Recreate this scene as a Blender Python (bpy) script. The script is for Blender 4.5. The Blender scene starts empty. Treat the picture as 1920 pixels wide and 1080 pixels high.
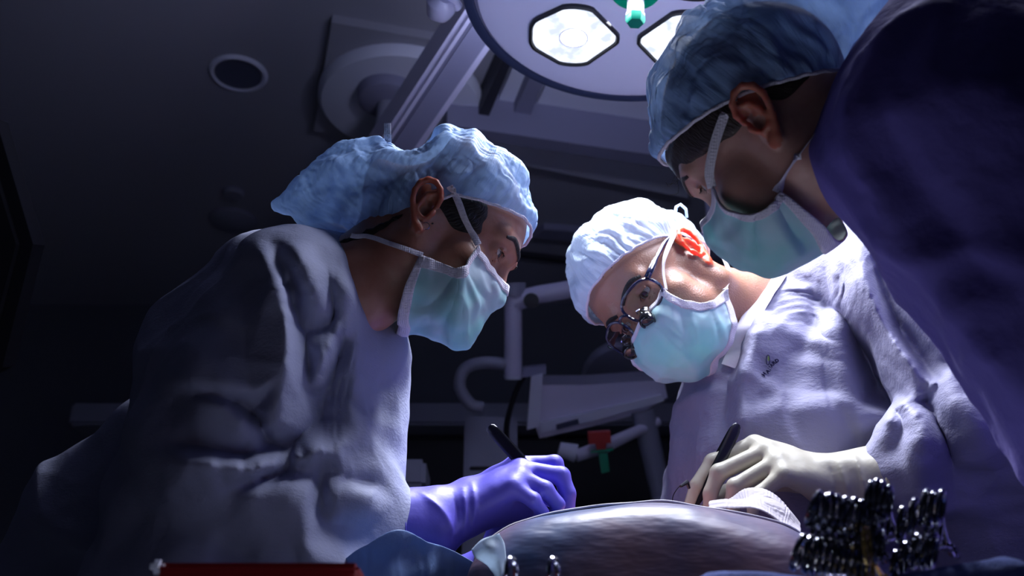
import bpy, bmesh, math, random
import numpy as np
from mathutils import Vector, Matrix
from mathutils.bvhtree import BVHTree

# ------------------------------------------------------------------ camera, world, lights
SC = bpy.context.scene
COL = SC.collection
FPX = 2000.0
PITCH = math.radians(27)
CAM = np.array([0.0, 0.0, 0.72])
WR = np.array([[1, 0, 0], [0, math.cos(PITCH), -math.sin(PITCH)], [0, math.sin(PITCH), math.cos(PITCH)]])


def P(px, py, d):
    """real place of something seen at (px, py) at depth d metres"""
    return CAM + WR @ np.array([(px - 960) / FPX * d, d, (540 - py) / FPX * d])


cam_data = bpy.data.cameras.new('camera')
cam = bpy.data.objects.new('camera', cam_data)
COL.objects.link(cam)
cam.location = CAM
cam.rotation_euler = (math.pi / 2 + PITCH, 0, 0)
cam_data.sensor_width = 36
cam_data.lens = FPX / 1920 * 36
cam_data.clip_start = .05
cam_data.dof.use_dof = True
cam_data.dof.focus_distance = 1.33
cam_data.dof.aperture_fstop = 6.0
SC.camera = cam

world = bpy.data.worlds.new('world')
SC.world = world
world.use_nodes = True
bg = world.node_tree.nodes['Background']
bg.inputs[0].default_value = (.42, .46, .80, 1)
bg.inputs[1].default_value = .035

SC.view_settings.view_transform = 'Standard'
SC.view_settings.look = 'None'
SC.view_settings.gamma = 1
SC.view_settings.use_curve_mapping = False
SC.view_settings.exposure = 0.0

LAMP = P(1190, -16, 1.84)            # centre of the big surgical light
FIELD = P(1170, 960, 1.33)           # where it is aimed
ADDED_LAMP = np.array((.56, 1.04, 2.16))   # added lamp head, unseen above the picture, to light the left sleeve
ADDED_KEY = 5.2
UP_FILL = 10.0                            # added upward fill that brightens the ceiling, without a fixture
KEY = 4.4                            # watts of each of its four lenses


def light(name, kind, loc, power, color, size=.1, target=None, spot=None, blend=.5, spread=None):
    l = bpy.data.lights.new(name, kind)
    l.energy = power
    l.color = color
    if kind == 'AREA':
        l.shape = 'DISK'
        l.size = size
        if spread: l.spread = spread
    elif kind == 'SPOT':
        l.shadow_soft_size = size
        l.spot_size = spot
        l.spot_blend = blend
    else:
        l.shadow_soft_size = size
    o = bpy.data.objects.new(name, l)
    COL.objects.link(o)
    o.location = loc
    if target is not None:
        o.rotation_euler = (Vector(target) - Vector(loc)).to_track_quat('-Z', 'Y').to_euler()
    return o


# ------------------------------------------------------------------ helpers
def link_props(o, label=None, cat=None, group=None, kind=None):
    if label: o['label'] = label
    if cat: o['category'] = cat
    if group: o['group'] = group
    if kind: o['kind'] = kind
    return o


def thing(name, label, cat, loc, group=None):
    o = bpy.data.objects.new(name, None)
    COL.objects.link(o)
    o.location = loc
    o.empty_display_size = .05
    return link_props(o, label, cat, group)


GEO = {}


def mesh_obj(name, V, F, mat, parent=None, smooth=True, label=None, kind=None):
    """V in world coordinates"""
    me = bpy.data.meshes.new(name)
    V = np.asarray(V, float); VW = V
    if parent is not None:
        off = np.zeros(3)
        p = parent
        while p is not None:
            off += np.array(p.location)
            p = p.parent
        V = V - off
    if isinstance(F, np.ndarray):
        n, k = F.shape
        me.vertices.add(len(V)); me.vertices.foreach_set('co', V.astype(np.float32).ravel())
        me.loops.add(n * k); me.loops.foreach_set('vertex_index', F.astype(np.int32).ravel())
        me.polygons.add(n); me.polygons.foreach_set('loop_start', np.arange(0, n * k, k, dtype=np.int32))
        me.update(calc_edges=True)
        me.validate()
    else:
        me.from_pydata([tuple(v) for v in V], [], [tuple(f) for f in F])
    if smooth:
        me.polygons.foreach_set('use_smooth', np.ones(len(me.polygons), bool))
    if isinstance(mat, (list, tuple)):
        for m in mat: me.materials.append(m)
    else:
        me.materials.append(mat)
    o = bpy.data.objects.new(name, me)
    COL.objects.link(o)
    if parent is not None: o.parent = parent
    if label: o['label'] = label
    if kind: o['kind'] = kind
    if isinstance(F, np.ndarray): GEO[o.name] = (VW, F)
    return o


def bvh(*objs):
    out = []
    for o in objs:
        V, Q = GEO[o.name]
        out.append(BVHTree.FromPolygons([tuple(v) for v in V], [tuple(int(i) for i in q) for q in Q]))
    return out


def snap(trees, pts, lift=.002, n=30, dmax=None):
    """px points -> places on the nearest visible surface, lifted off it"""
    pts = spline(np.array([(a[0], a[1], 0) for a in pts], float), n)
    out = []
    for p in pts:
        d = P(p[0], p[1], 1.0) - CAM; d /= np.linalg.norm(d)
        best = None
        for t in trees:
            h = t.ray_cast(Vector(CAM), Vector(d))
            if h[0] is not None and (best is None or h[3] < best[3]): best = h
        if best is not None:
            nn = np.array(best[1]); nn = nn if nn @ d < 0 else -nn
            out.append(np.array(best[0]) + nn * lift)
    return np.array(out)


class MB:
    """collects pieces of one mesh"""
    def __init__(s): s.V = []; s.F = []

    def add(s, V, F):
        n = len(s.V)
        s.V += [tuple(v) for v in V]
        s.F += [tuple(i + n for i in f) for f in F]
        return s

    def box(s, c, size, R=None, bev=0.0):
        x, y, z = [q / 2 for q in size]
        c = np.array(c, float)
        b = min(bev, x * .9, y * .9, z * .9)
        if b <= 0:
            V = [(i * x, j * y, k * z) for i in (-1, 1) for j in (-1, 1) for k in (-1, 1)]
            F = [(0, 1, 3, 2), (4, 6, 7, 5), (0, 4, 5, 1), (2, 3, 7, 6), (0, 2, 6, 4), (1, 5, 7, 3)]
        else:
            bm = bmesh.new()
            bmesh.ops.create_cube(bm, size=1)
            for v in bm.verts: v.co = Vector((v.co.x * 2 * x, v.co.y * 2 * y, v.co.z * 2 * z))
            bmesh.ops.bevel(bm, geom=bm.edges[:], offset=b, segments=2, affect='EDGES')
            bm.verts.index_update()
            V = [tuple(v.co) for v in bm.verts]
            F = [tuple(v.index for v in f.verts) for f in bm.faces]
            bm.free()
        V = np.array(V)
        if R is not None: V = V @ np.array(R).T
        return s.add(V + c, F)

    def tube(s, pts, r, n=12, closed=False, cap=True, flat=None, up=None):
        """sweep; r number or list; flat=(a,b) scales of the section"""
        pts = np.array(pts, float)
        m = len(pts)
        rr = np.full(m, r, float) if np.isscalar(r) else np.array(r, float)
        if closed:
            T = np.roll(pts, -1, 0) - np.roll(pts, 1, 0)
        else:
            T = np.gradient(pts, axis=0)
        T /= np.linalg.norm(T, axis=1)[:, None] + 1e-12
        u = np.array(up if up is not None else (0, 0, 1), float)
        if up is None and abs(T[0] @ u) > .9: u = np.array((1., 0, 0))
        rings = []
        for i in range(m):
            a = u - T[i] * (T[i] @ u)
            a /= np.linalg.norm(a) + 1e-12
            if up is None: u = a
            b = np.cross(T[i], a)
            fa, fb = flat if flat else (1, 1)
            for j in range(n):
                t = 2 * math.pi * j / n
                rings.append(pts[i] + rr[i] * (fa * math.cos(t) * a + fb * math.sin(t) * b))
        F = []
        for i in range(m if closed else m - 1):
            i2 = (i + 1) % m
            for j in range(n):
                F.append((i * n + j, i * n + (j + 1) % n, i2 * n + (j + 1) % n, i2 * n + j))
        if cap and not closed:
            F.append(tuple(range(n))[::-1])
            F.append(tuple((m - 1) * n + j for j in range(n)))
        return s.add(rings, F)

    def lathe(s, prof, c, axis=(0, 0, 1), n=32, xdir=None):
        """prof list of (r, h) along axis"""
        ax = np.array(axis, float); ax /= np.linalg.norm(ax)
        a = np.array(xdir if xdir is not None else ((1, 0, 0) if abs(ax[0]) < .8 else (0, 1, 0)), float)
        a -= ax * (a @ ax); a /= np.linalg.norm(a)
        b = np.cross(ax, a)
        c = np.array(c, float)
        V = []; F = []
        for r, h in prof:
            for j in range(n):
                t = 2 * math.pi * j / n
                V.append(c + ax * h + max(r, 1e-5) * (math.cos(t) * a + math.sin(t) * b))
        for i in range(len(prof) - 1):
            for j in range(n):
                F.append((i * n + j, i * n + (j + 1) % n, (i + 1) * n + (j + 1) % n, (i + 1) * n + j))
        return s.add(V, F)

    def obj(s, name, mat, parent=None, smooth=True, label=None, kind=None):
        o = mesh_obj(name, np.array(s.V), s.F, mat, parent, smooth, label, kind)
        if smooth:
            o.data.set_sharp_from_angle(angle=math.radians(40))
        return o


# ---- signed distance fields on (possibly uneven) grids, meshed by surface nets
class Field:
    def __init__(s, xs, ys, zs):
        s.ax = [np.asarray(a, np.float32) for a in (xs, ys, zs)]
        s.D = np.full([len(a) for a in s.ax], 9.0, np.float32)

    def window(s, lo, hi):
        sl = []
        for a, l, h in zip(s.ax, lo, hi):
            i = max(0, np.searchsorted(a, l) - 1); j = min(len(a), np.searchsorted(a, h) + 1)
            if j <= i: return None
            sl.append(slice(i, j))
        return tuple(sl)

    def grids(s, sl):
        x, y, z = [a[q] for a, q in zip(s.ax, sl)]
        return x[:, None, None], y[None, :, None], z[None, None, :]

    def op(s, lo, hi, fn, k=.01, sub=False, inter=False):
        sl = s.window(lo, hi)
        if sl is None: return
        X, Y, Z = s.grids(sl)
        d = fn(X, Y, Z).astype(np.float32)
        D = s.D[sl]
        if inter:
            s.D[sl] = smax(D, d, k)
        elif sub:
            s.D[sl] = smax(D, -d, k)
        else:
            s.D[sl] = smin(D, d, k)

    def ell(s, c, r, k=.01, sub=False, R=None):
        c = np.array(c, float); r = np.array(r, float)
        m = r.max() + 3 * k + .02
        def fn(X, Y, Z):
            x, y, z = X - c[0], Y - c[1], Z - c[2]
            if R is not None:
                x, y, z = (R[0, 0] * x + R[1, 0] * y + R[2, 0] * z, R[0, 1] * x + R[1, 1] * y + R[2, 1] * z,
                           R[0, 2] * x + R[1, 2] * y + R[2, 2] * z)
            k0 = np.sqrt((x / r[0]) ** 2 + (y / r[1]) ** 2 + (z / r[2]) ** 2)
            k1 = np.sqrt((x / r[0] ** 2) ** 2 + (y / r[1] ** 2) ** 2 + (z / r[2] ** 2) ** 2) + 1e-6
            return k0 * (k0 - 1) / k1
        s.op(c - m, c + m, fn, k, sub)

    def cone(s, a, b, ra, rb, k=.01, sub=False, sq=None):
        """tapered capsule; sq=(dir, factor) squashes along dir"""
        a = np.array(a, float); b = np.array(b, float)
        m = max(ra, rb) + 3 * k + .02
        lo = np.minimum(a, b) - m; hi = np.maximum(a, b) + m
        d = b - a; L2 = max(float(d @ d), 1e-9)
        def fn(X, Y, Z):
            x, y, z = X - a[0], Y - a[1], Z - a[2]
            t = np.clip((x * d[0] + y * d[1] + z * d[2]) / L2, 0, 1)
            x = x - t * d[0]; y = y - t * d[1]; z = z - t * d[2]
            r2 = x * x + y * y + z * z
            if sq is not None:
                n, fac = sq
                q = x * n[0] + y * n[1] + z * n[2]
                r2 = r2 + q * q * (fac * fac - 1)
            return np.sqrt(r2) - (ra + t * (rb - ra))
        s.op(lo, hi, fn, k, sub)

    def chain(s, pts, rs, k=.01, sub=False, sq=None):
        for i in range(len(pts) - 1):
            s.cone(pts[i], pts[i + 1], rs[i], rs[i + 1], k, sub, sq)

    def mesh(s):
        D = s.D
        S = D < 0
        nx, ny, nz = D.shape
        act = np.zeros((nx - 1, ny - 1, nz - 1), np.uint8)
        for i in (0, 1):
            for j in (0, 1):
                for k in (0, 1):
                    act += S[i:nx - 1 + i, j:ny - 1 + j, k:nz - 1 + k]
        cells = np.argwhere((act > 0) & (act < 8))
        idx = np.full(act.shape, -1, np.int32)
        idx[cells[:, 0], cells[:, 1], cells[:, 2]] = np.arange(len(cells))
        P3 = lambda c: np.stack([s.ax[q][c[:, q]] for q in range(3)], 1).astype(np.float64)
        acc = np.zeros((len(cells), 3)); cnt = np.zeros(len(cells))
        cor = [(i, j, k) for i in (0, 1) for j in (0, 1) for k in (0, 1)]
        for a in cor:
            for q in range(3):
                if a[q]: continue
                b = list(a); b[q] = 1
                ca = cells + a; cb = cells + b
                da = D[ca[:, 0], ca[:, 1], ca[:, 2]]; db = D[cb[:, 0], cb[:, 1], cb[:, 2]]
                m = (da < 0) != (db < 0)
                t = np.where(m, da / np.where(m, da - db, 1), 0)
                p = P3(ca) * (1 - t)[:, None] + P3(cb) * t[:, None]
                acc[m] += p[m]; cnt[m] += 1
        V = acc / cnt[:, None]
        Q = []
        for q in range(3):
            o1, o2 = [(1, 2), (2, 0), (0, 1)][q]
            sa = [slice(1, -1)] * 3; sb = [slice(1, -1)] * 3
            sa[q] = slice(0, -1); sb[q] = slice(1, None)
            A = S[tuple(sa)]; B = S[tuple(sb)]
            e = np.argwhere(A != B)
            base = e.copy()
            for w in range(3):
                if w != q: base[:, w] += 1
            ins = A[e[:, 0], e[:, 1], e[:, 2]]
            def cell(d1, d2):
                c = base.copy(); c[:, o1] -= d1; c[:, o2] -= d2
                return idx[c[:, 0], c[:, 1], c[:, 2]]
            f = np.stack([cell(1, 1), cell(0, 1), cell(0, 0), cell(1, 0)], 1)
            f[~ins] = f[~ins][:, ::-1]
            Q.append(f)
        Q = np.concatenate(Q)
        Q = Q[(Q >= 0).all(1)]
        return V, Q


def smin(a, b, k):
    if k <= 0: return np.minimum(a, b)
    h = np.clip(.5 + .5 * (b - a) / k, 0, 1)
    return b * (1 - h) + a * h - k * h * (1 - h)


def smax(a, b, k): return -smin(-a, -b, k)


def axis_grid(lo, hi, flo, fhi, fine, coarse):
    """fine spacing inside flo..fhi, growing to coarse outside"""
    mid = list(np.arange(flo, fhi + fine * .5, fine))
    st = fine; p = mid[-1]; out = []
    while p < hi:
        st = min(st * 1.18, coarse); p += st; out.append(p)
    st = fine; p = mid[0]; pre = []
    while p > lo:
        st = min(st * 1.18, coarse); p -= st; pre.append(p)
    return np.array(pre[::-1] + mid + out)


def normals(V, Q):
    n = np.cross(V[Q[:, 2]] - V[Q[:, 0]], V[Q[:, 3]] - V[Q[:, 1]])
    N = np.zeros_like(V)
    for q in range(4):
        for a in range(3): N[:, a] += np.bincount(Q[:, q], n[:, a], len(V))
    return N / (np.linalg.norm(N, axis=1)[:, None] + 1e-12)


def edges_of(Q):
    e = np.concatenate([Q[:, [0, 1]], Q[:, [1, 2]], Q[:, [2, 3]], Q[:, [3, 0]]])
    e.sort(axis=1)
    return np.unique(e, axis=0)


def smooth_mesh(V, Q, it=2, w=.5):
    E = edges_of(Q)
    deg = np.bincount(E.ravel(), minlength=len(V))[:, None]
    for _ in range(it):
        A = np.zeros_like(V)
        for a in range(3):
            A[:, a] = np.bincount(E[:, 0], V[E[:, 1], a], len(V)) + np.bincount(E[:, 1], V[E[:, 0], a], len(V))
        V = V * (1 - w) + w * A / np.maximum(deg, 1)
    return V


def noise3(Pt, freq, seed=0, n=10):
    """cheap smooth noise: sum of random plane waves about freq cycles per metre"""
    r = np.random.RandomState(seed)
    out = np.zeros(len(Pt))
    for i in range(n):
        k = r.normal(size=3); k /= np.linalg.norm(k)
        out += np.sin((Pt @ k) * 2 * np.pi * freq * r.uniform(.6, 1.5) + r.uniform(0, 6.28))
    return out / math.sqrt(n / 2) * .5


def creases(Pt, freq, seed=0):
    """thin raised lines like the creases of unfolded cloth, 0..1"""
    w = np.stack([noise3(Pt, freq * .5, seed + 50 + i, 6) for i in range(3)], 1) * (.25 / freq)
    n = noise3(Pt + w, freq, seed, 9)
    return np.clip(1 - np.abs(n) * 1.7, 0, 1) ** 2.2


def crumple(V, Q, stretch=.08, iters=120, out=.012, inn=.006, bend=.15, seed=1, seedamp=.002, freq=14, aniso=None, mask=None, grav=0.0):
    """real cloth behaviour: the sheet is given more area than it covers and buckles into wrinkles"""
    V0 = V.copy(); N0 = normals(V, Q)
    E = edges_of(Q)
    D = np.concatenate([Q[:, [0, 2]], Q[:, [1, 3]]])
    C = np.concatenate([E, D])
    vec = V[C[:, 1]] - V[C[:, 0]]
    L = np.linalg.norm(vec, axis=1)
    st = np.full(len(C), stretch)
    if aniso is not None:
        d, f = aniso                      # direction that gets the extra length
        c2 = (vec @ np.array(d) / (L + 1e-9)) ** 2
        st = stretch * (f + (1 - f) * c2)
    if mask is not None:
        st = st * .5 * (mask[C[:, 0]] + mask[C[:, 1]])
    st = st * (1 + .5 * noise3(V0[C[:, 0]], freq * .3, seed + 7))
    L0 = L * (1 + st)
    X = V0 + N0 * (seedamp * noise3(V0, freq, seed))[:, None]
    deg = np.bincount(C.ravel(), minlength=len(V))[:, None].astype(float)
    degE = np.bincount(E.ravel(), minlength=len(V))[:, None].astype(float)
    mm = 1.0 if mask is None else mask
    for it in range(iters):
        v = X[C[:, 1]] - X[C[:, 0]]
        l = np.linalg.norm(v, axis=1) + 1e-9
        g = v * ((l - L0) / l * .5)[:, None]
        A = np.zeros_like(X)
        for a in range(3):
            A[:, a] = np.bincount(C[:, 0], g[:, a], len(X)) - np.bincount(C[:, 1], g[:, a], len(X))
        X = X + A / deg * 1.6
        if bend > 0:
            for a in range(3):
                A[:, a] = np.bincount(E[:, 0], X[E[:, 1], a], len(X)) + np.bincount(E[:, 1], X[E[:, 0], a], len(X))
            X = X + bend * (A / degE - X)
        dv = X - V0
        dn = (dv * N0).sum(1)
        tn = dv - dn[:, None] * N0
        dn = np.clip(dn, -inn * mm, out * mm)
        tl = np.linalg.norm(tn, axis=1) + 1e-9
        tn *= np.minimum(1, .02 / tl)[:, None]
        X = V0 + tn + dn[:, None] * N0
    return X


def snap_line(V, Q, line, n=24):
    """px polyline -> points on the surface facing the viewer"""
    tree = BVHTree.FromPolygons([tuple(v) for v in V], [tuple(int(i) for i in q) for q in Q])
    pts = spline(np.array([(a[0], a[1], 0) for a in line], float), n)
    out = []
    for p in pts:
        d = P(p[0], p[1], 1.0) - CAM
        h = tree.ray_cast(Vector(CAM), Vector(d).normalized())
        if h[0] is not None: out.append(np.array(h[0]))
    return np.array(out) if out else np.zeros((0, 3))


def folds(V, Q, specs):
    """specs: (polyline px, width m, height m); raised crests (height>0) or valleys (height<0)"""
    tree = BVHTree.FromPolygons([tuple(v) for v in V], [tuple(int(i) for i in q) for q in Q])
    N = normals(V, Q)
    H = np.zeros(len(V))
    for line, w, h in specs:
        pts = spline(np.array([(a[0], a[1], 0) for a in line], float), 20)
        W = []
        for p in pts:
            d = P(p[0], p[1], 1.0) - CAM
            q = tree.ray_cast(Vector(CAM), Vector(d).normalized())
            if q[0] is not None: W.append(np.array(q[0]))
        if len(W) < 3: continue
        W = np.array(W)
        best = np.full(len(V), 9.); tt = np.zeros(len(V))
        lo = W.min(0) - 4 * w; hi = W.max(0) + 4 * w
        sel = np.where(((V > lo) & (V < hi)).all(1))[0]
        S = V[sel]
        bs = np.full(len(sel), 9.); ts = np.zeros(len(sel))
        for i in range(len(W) - 1):
            d = W[i + 1] - W[i]; L2 = max(d @ d, 1e-10)
            if L2 > .06 ** 2: continue
            t = np.clip(((S - W[i]) @ d) / L2, 0, 1)
            r = np.linalg.norm(S - W[i] - t[:, None] * d, axis=1)
            m = r < bs
            bs[m] = r[m]; ts[m] = (i + t[m]) / (len(W) - 1)
        taper = np.sin(np.pi * np.clip(ts, .04, .96)) ** .6
        # sharp-crested profile
        x = bs / w
        prof = np.exp(-x * 1.1) * (1 - np.exp(-((x + .25) * 3) ** 2) * .0) / (1 + .3 * x * x)
        H[sel] += h * prof * taper
    V = V + N * H[:, None]
    return V


def relief(V, Q, lines, border):
    """sculpts broad, sharp-edged folds: lines = [(px polyline, height m)], border = px outline where the height is zero"""
    from mathutils.geometry import delaunay_2d_cdt
    pts = []; ed = []; hs = []
    def put(line, h, closed=False):
        n0 = len(pts)
        fine = []
        for a, b in zip(line[:-1], line[1:]):
            m = max(1, int(math.hypot(b[0] - a[0], b[1] - a[1]) / 22))
            fine += [(a[0] + (b[0] - a[0]) * i / m, a[1] + (b[1] - a[1]) * i / m) for i in range(m)]
        if not closed: fine.append(tuple(line[-1][:2]))
        n = len(fine)
        for i, p in enumerate(fine):
            pts.append(Vector(p))
            u = i / max(1, n - 1)
            hs.append(h * (1 if closed else min(1, .25 + 4 * u, .25 + 4 * (1 - u))))
        ed.extend([(n0 + i, n0 + i + 1) for i in range(n - 1)])
        if closed: ed.append((n0 + n - 1, n0))
    put(border + [border[0]], 0, True)
    for l, h in lines: put(l, h)
    co, _, tri, ov, _, _ = delaunay_2d_cdt(pts, ed, [], 0, 1e-4)
    z = [hs[o[0]] if len(o) else 0 for o in ov]
    tree = BVHTree.FromPolygons([(c.x, c.y, zz * 1000) for c, zz in zip(co, z)], [tuple(t) for t in tri])
    X = (V - CAM) @ WR
    px = 960 + FPX * X[:, 0] / X[:, 1]; py = 540 - FPX * X[:, 2] / X[:, 1]
    N = normals(V, Q)
    D = (V - CAM) / np.linalg.norm(V - CAM, axis=1)[:, None]
    face = np.clip(-(N * D).sum(1) * 2.2, 0, 1)
    out = np.zeros(len(V))
    x0, y0 = np.min([(p.x, p.y) for p in pts], 0); x1, y1 = np.max([(p.x, p.y) for p in pts], 0)
    for i in np.where((face > .02) & (px > x0) & (px < x1) & (py > y0) & (py < y1))[0]:
        h = tree.ray_cast(Vector((px[i], py[i], 500)), Vector((0, 0, -1)))
        if h[0] is not None: out[i] = h[0][2] / 1000 * face[i]
    # only the layer nearest the viewer
    return V - D * out[:, None]


def spline(pts, n):
    """Catmull-Rom through pts, n samples"""
    pts = np.array(pts, float)
    if len(pts) == 2:
        t = np.linspace(0, 1, n)[:, None]
        return pts[0] * (1 - t) + pts[1] * t
    Q = np.vstack([2 * pts[0] - pts[1], pts, 2 * pts[-1] - pts[-2]])
    m = len(pts) - 1
    out = []
    for u in np.linspace(0, m, n):
        i = min(int(u), m - 1); t = u - i
        a, b, c, d = Q[i], Q[i + 1], Q[i + 2], Q[i + 3]
        out.append(.5 * (2 * b + (c - a) * t + (2 * a - 5 * b + 4 * c - d) * t * t + (3 * b - a - 3 * c + d) * t ** 3))
    return np.array(out)


def patch(net, nu, nv):
    """net[i][j] control points -> smooth grid"""
    net = np.array(net, float)
    a = np.array([spline(net[:, j], nu) for j in range(net.shape[1])])   # (cols, nu, 3)
    g = np.array([spline(a[:, i], nv) for i in range(nu)])               # (nu, nv, 3)
    V = g.reshape(-1, 3)
    F = [(i * nv + j, i * nv + j + 1, (i + 1) * nv + j + 1, (i + 1) * nv + j) for i in range(nu - 1) for j in range(nv - 1)]
    return V, np.array(F)


def solidify(o, t, off=0):
    m = o.modifiers.new('thick', 'SOLIDIFY'); m.thickness = t; m.offset = off
    return o


def subsurf(o, l=1):
    m = o.modifiers.new('sub', 'SUBSURF'); m.levels = l; m.render_levels = l
    return o


# ------------------------------------------------------------------ materials
def mat(name, color, rough=.5, flow=None, metal=0.0, spec=.5, bump=None, sss=None, emit=None, vary=None, coat=0, trans=0, alpha=None, sheen=0, transl=0):
    m = bpy.data.materials.new(name)
    m.use_nodes = True
    nt = m.node_tree
    b = nt.nodes['Principled BSDF']
    b.inputs['Base Color'].default_value = (*color, 1)
    b.inputs['Roughness'].default_value = rough
    b.inputs['Metallic'].default_value = metal
    b.inputs['Specular IOR Level'].default_value = spec
    b.inputs['Coat Weight'].default_value = coat
    b.inputs['Transmission Weight'].default_value = trans
    b.inputs['Sheen Weight'].default_value = sheen
    if sss:
        b.inputs['Subsurface Weight'].default_value = sss[0]
        b.inputs['Subsurface Radius'].default_value = sss[1]
        b.inputs['Subsurface Scale'].default_value = sss[2]
    if emit:
        b.inputs['Emission Color'].default_value = (*emit[0], 1)
        b.inputs['Emission Strength'].default_value = emit[1]
    tc = nt.nodes.new('ShaderNodeTexCoord')
    if vary:                                      # (scale, amount, second colour)
        n = nt.nodes.new('ShaderNodeTexNoise'); n.inputs['Scale'].default_value = vary[0]; n.inputs['Detail'].default_value = 5
        nt.links.new(tc.outputs['Object'], n.inputs['Vector'])
        mx = nt.nodes.new('ShaderNodeMix'); mx.data_type = 'RGBA'
        mx.inputs['A'].default_value = (*color, 1); mx.inputs['B'].default_value = (*vary[2], 1)
        r = nt.nodes.new('ShaderNodeValToRGB')
        r.color_ramp.elements[0].position = .5 - .5 / vary[1] * .3; r.color_ramp.elements[1].position = .5 + .5 / vary[1] * .3
        nt.links.new(n.outputs['Fac'], r.inputs['Fac']); nt.links.new(r.outputs['Color'], mx.inputs['Factor'])
        nt.links.new(mx.outputs['Result'], b.inputs['Base Color'])
    last = None
    if flow:                                      # pleats: noise drawn out along the mesh's own flow direction
        at = nt.nodes.new('ShaderNodeAttribute'); at.attribute_name = 'flow'
        for fs, stg, dist in flow:
            mp = nt.nodes.new('ShaderNodeMapping'); mp.inputs['Scale'].default_value = (fs, fs * .09, 1)
            nt.links.new(at.outputs['Vector'], mp.inputs['Vector'])
            n = nt.nodes.new('ShaderNodeTexNoise'); n.inputs['Scale'].default_value = 1; n.inputs['Detail'].default_value = 3; n.inputs['Distortion'].default_value = .6
            nt.links.new(mp.outputs['Vector'], n.inputs['Vector'])
            bu = nt.nodes.new('ShaderNodeBump'); bu.inputs['Strength'].default_value = stg; bu.inputs['Distance'].default_value = dist
            nt.links.new(n.outputs['Fac'], bu.inputs['Height'])
            if last: nt.links.new(last, bu.inputs['Normal'])
            last = bu.outputs['Normal']
    for bp in (bump or []):                       # (kind, scale, strength, distance, stretch)
        kind, sc, stg, dist = bp[:4]
        mp = nt.nodes.new('ShaderNodeMapping')
        if len(bp) > 4: mp.inputs['Scale'].default_value = bp[4]
        nt.links.new(tc.outputs['Object'], mp.inputs['Vector'])
        if kind == 'noise':
            n = nt.nodes.new('ShaderNodeTexNoise'); n.inputs['Scale'].default_value = sc; n.inputs['Detail'].default_value = 4
            o = n.outputs['Fac']
        elif kind == 'crease':                    # folded-paper creases
            n0 = nt.nodes.new('ShaderNodeTexNoise'); n0.inputs['Scale'].default_value = sc * .7; n0.inputs['Detail'].default_value = 3
            nt.links.new(mp.outputs['Vector'], n0.inputs['Vector'])
            ad = nt.nodes.new('ShaderNodeMix'); ad.data_type = 'VECTOR'; ad.inputs['Factor'].default_value = .12
            nt.links.new(mp.outputs['Vector'], ad.inputs['A']); nt.links.new(n0.outputs['Color'], ad.inputs['B'])
            n = nt.nodes.new('ShaderNodeTexVoronoi'); n.inputs['Scale'].default_value = sc; n.feature = 'F1'; n.distance = 'MANHATTAN' if len(bp) > 5 else 'EUCLIDEAN'
            nt.links.new(ad.outputs['Result'], n.inputs['Vector'])
            o = n.outputs['Distance']
        elif kind == 'ridge':                     # sharp little creases
            n = nt.nodes.new('ShaderNodeTexNoise'); n.noise_type = 'RIDGED_MULTIFRACTAL'; n.normalize = False
            n.inputs['Scale'].default_value = sc; n.inputs['Detail'].default_value = 3; n.inputs['Distortion'].default_value = .4
            o = n.outputs['Fac']
        elif kind == 'weave':
            n = nt.nodes.new('ShaderNodeTexVoronoi'); n.inputs['Scale'].default_value = sc; n.inputs['Randomness'].default_value = .15
            o = n.outputs['Distance']
        if kind != 'crease': nt.links.new(mp.outputs['Vector'], n.inputs['Vector'])
        bu = nt.nodes.new('ShaderNodeBump'); bu.inputs['Strength'].default_value = stg; bu.inputs['Distance'].default_value = dist
        nt.links.new(o, bu.inputs['Height'])
        if last: nt.links.new(last, bu.inputs['Normal'])
        last = bu.outputs['Normal']
    if last: nt.links.new(last, b.inputs['Normal'])
    out = nt.nodes['Material Output']
    cur = b.outputs['BSDF']
    if transl:
        t = nt.nodes.new('ShaderNodeBsdfTranslucent'); t.inputs['Color'].default_value = (*color, 1)
        if last: nt.links.new(last, t.inputs['Normal'])
        mx = nt.nodes.new('ShaderNodeMixShader'); mx.inputs[0].default_value = transl
        nt.links.new(cur, mx.inputs[1]); nt.links.new(t.outputs[0], mx.inputs[2]); cur = mx.outputs[0]
    if alpha is not None:
        t = nt.nodes.new('ShaderNodeBsdfTransparent')
        mx = nt.nodes.new('ShaderNodeMixShader')
        n = nt.nodes.new('ShaderNodeTexNoise'); n.inputs['Scale'].default_value = 16; n.inputs['Detail'].default_value = 3
        nt.links.new(tc.outputs['Object'], n.inputs['Vector'])
        mr = nt.nodes.new('ShaderNodeMapRange'); mr.inputs['From Min'].default_value = .3; mr.inputs['From Max'].default_value = .7
        mr.inputs['To Min'].default_value = alpha[0]; mr.inputs['To Max'].default_value = alpha[1]
        nt.links.new(n.outputs['Fac'], mr.inputs['Value']); nt.links.new(mr.outputs['Result'], mx.inputs[0])
        nt.links.new(t.outputs[0], mx.inputs[1]); nt.links.new(cur, mx.inputs[2]); cur = mx.outputs[0]
    nt.links.new(cur, out.inputs['Surface'])
    return m


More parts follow.
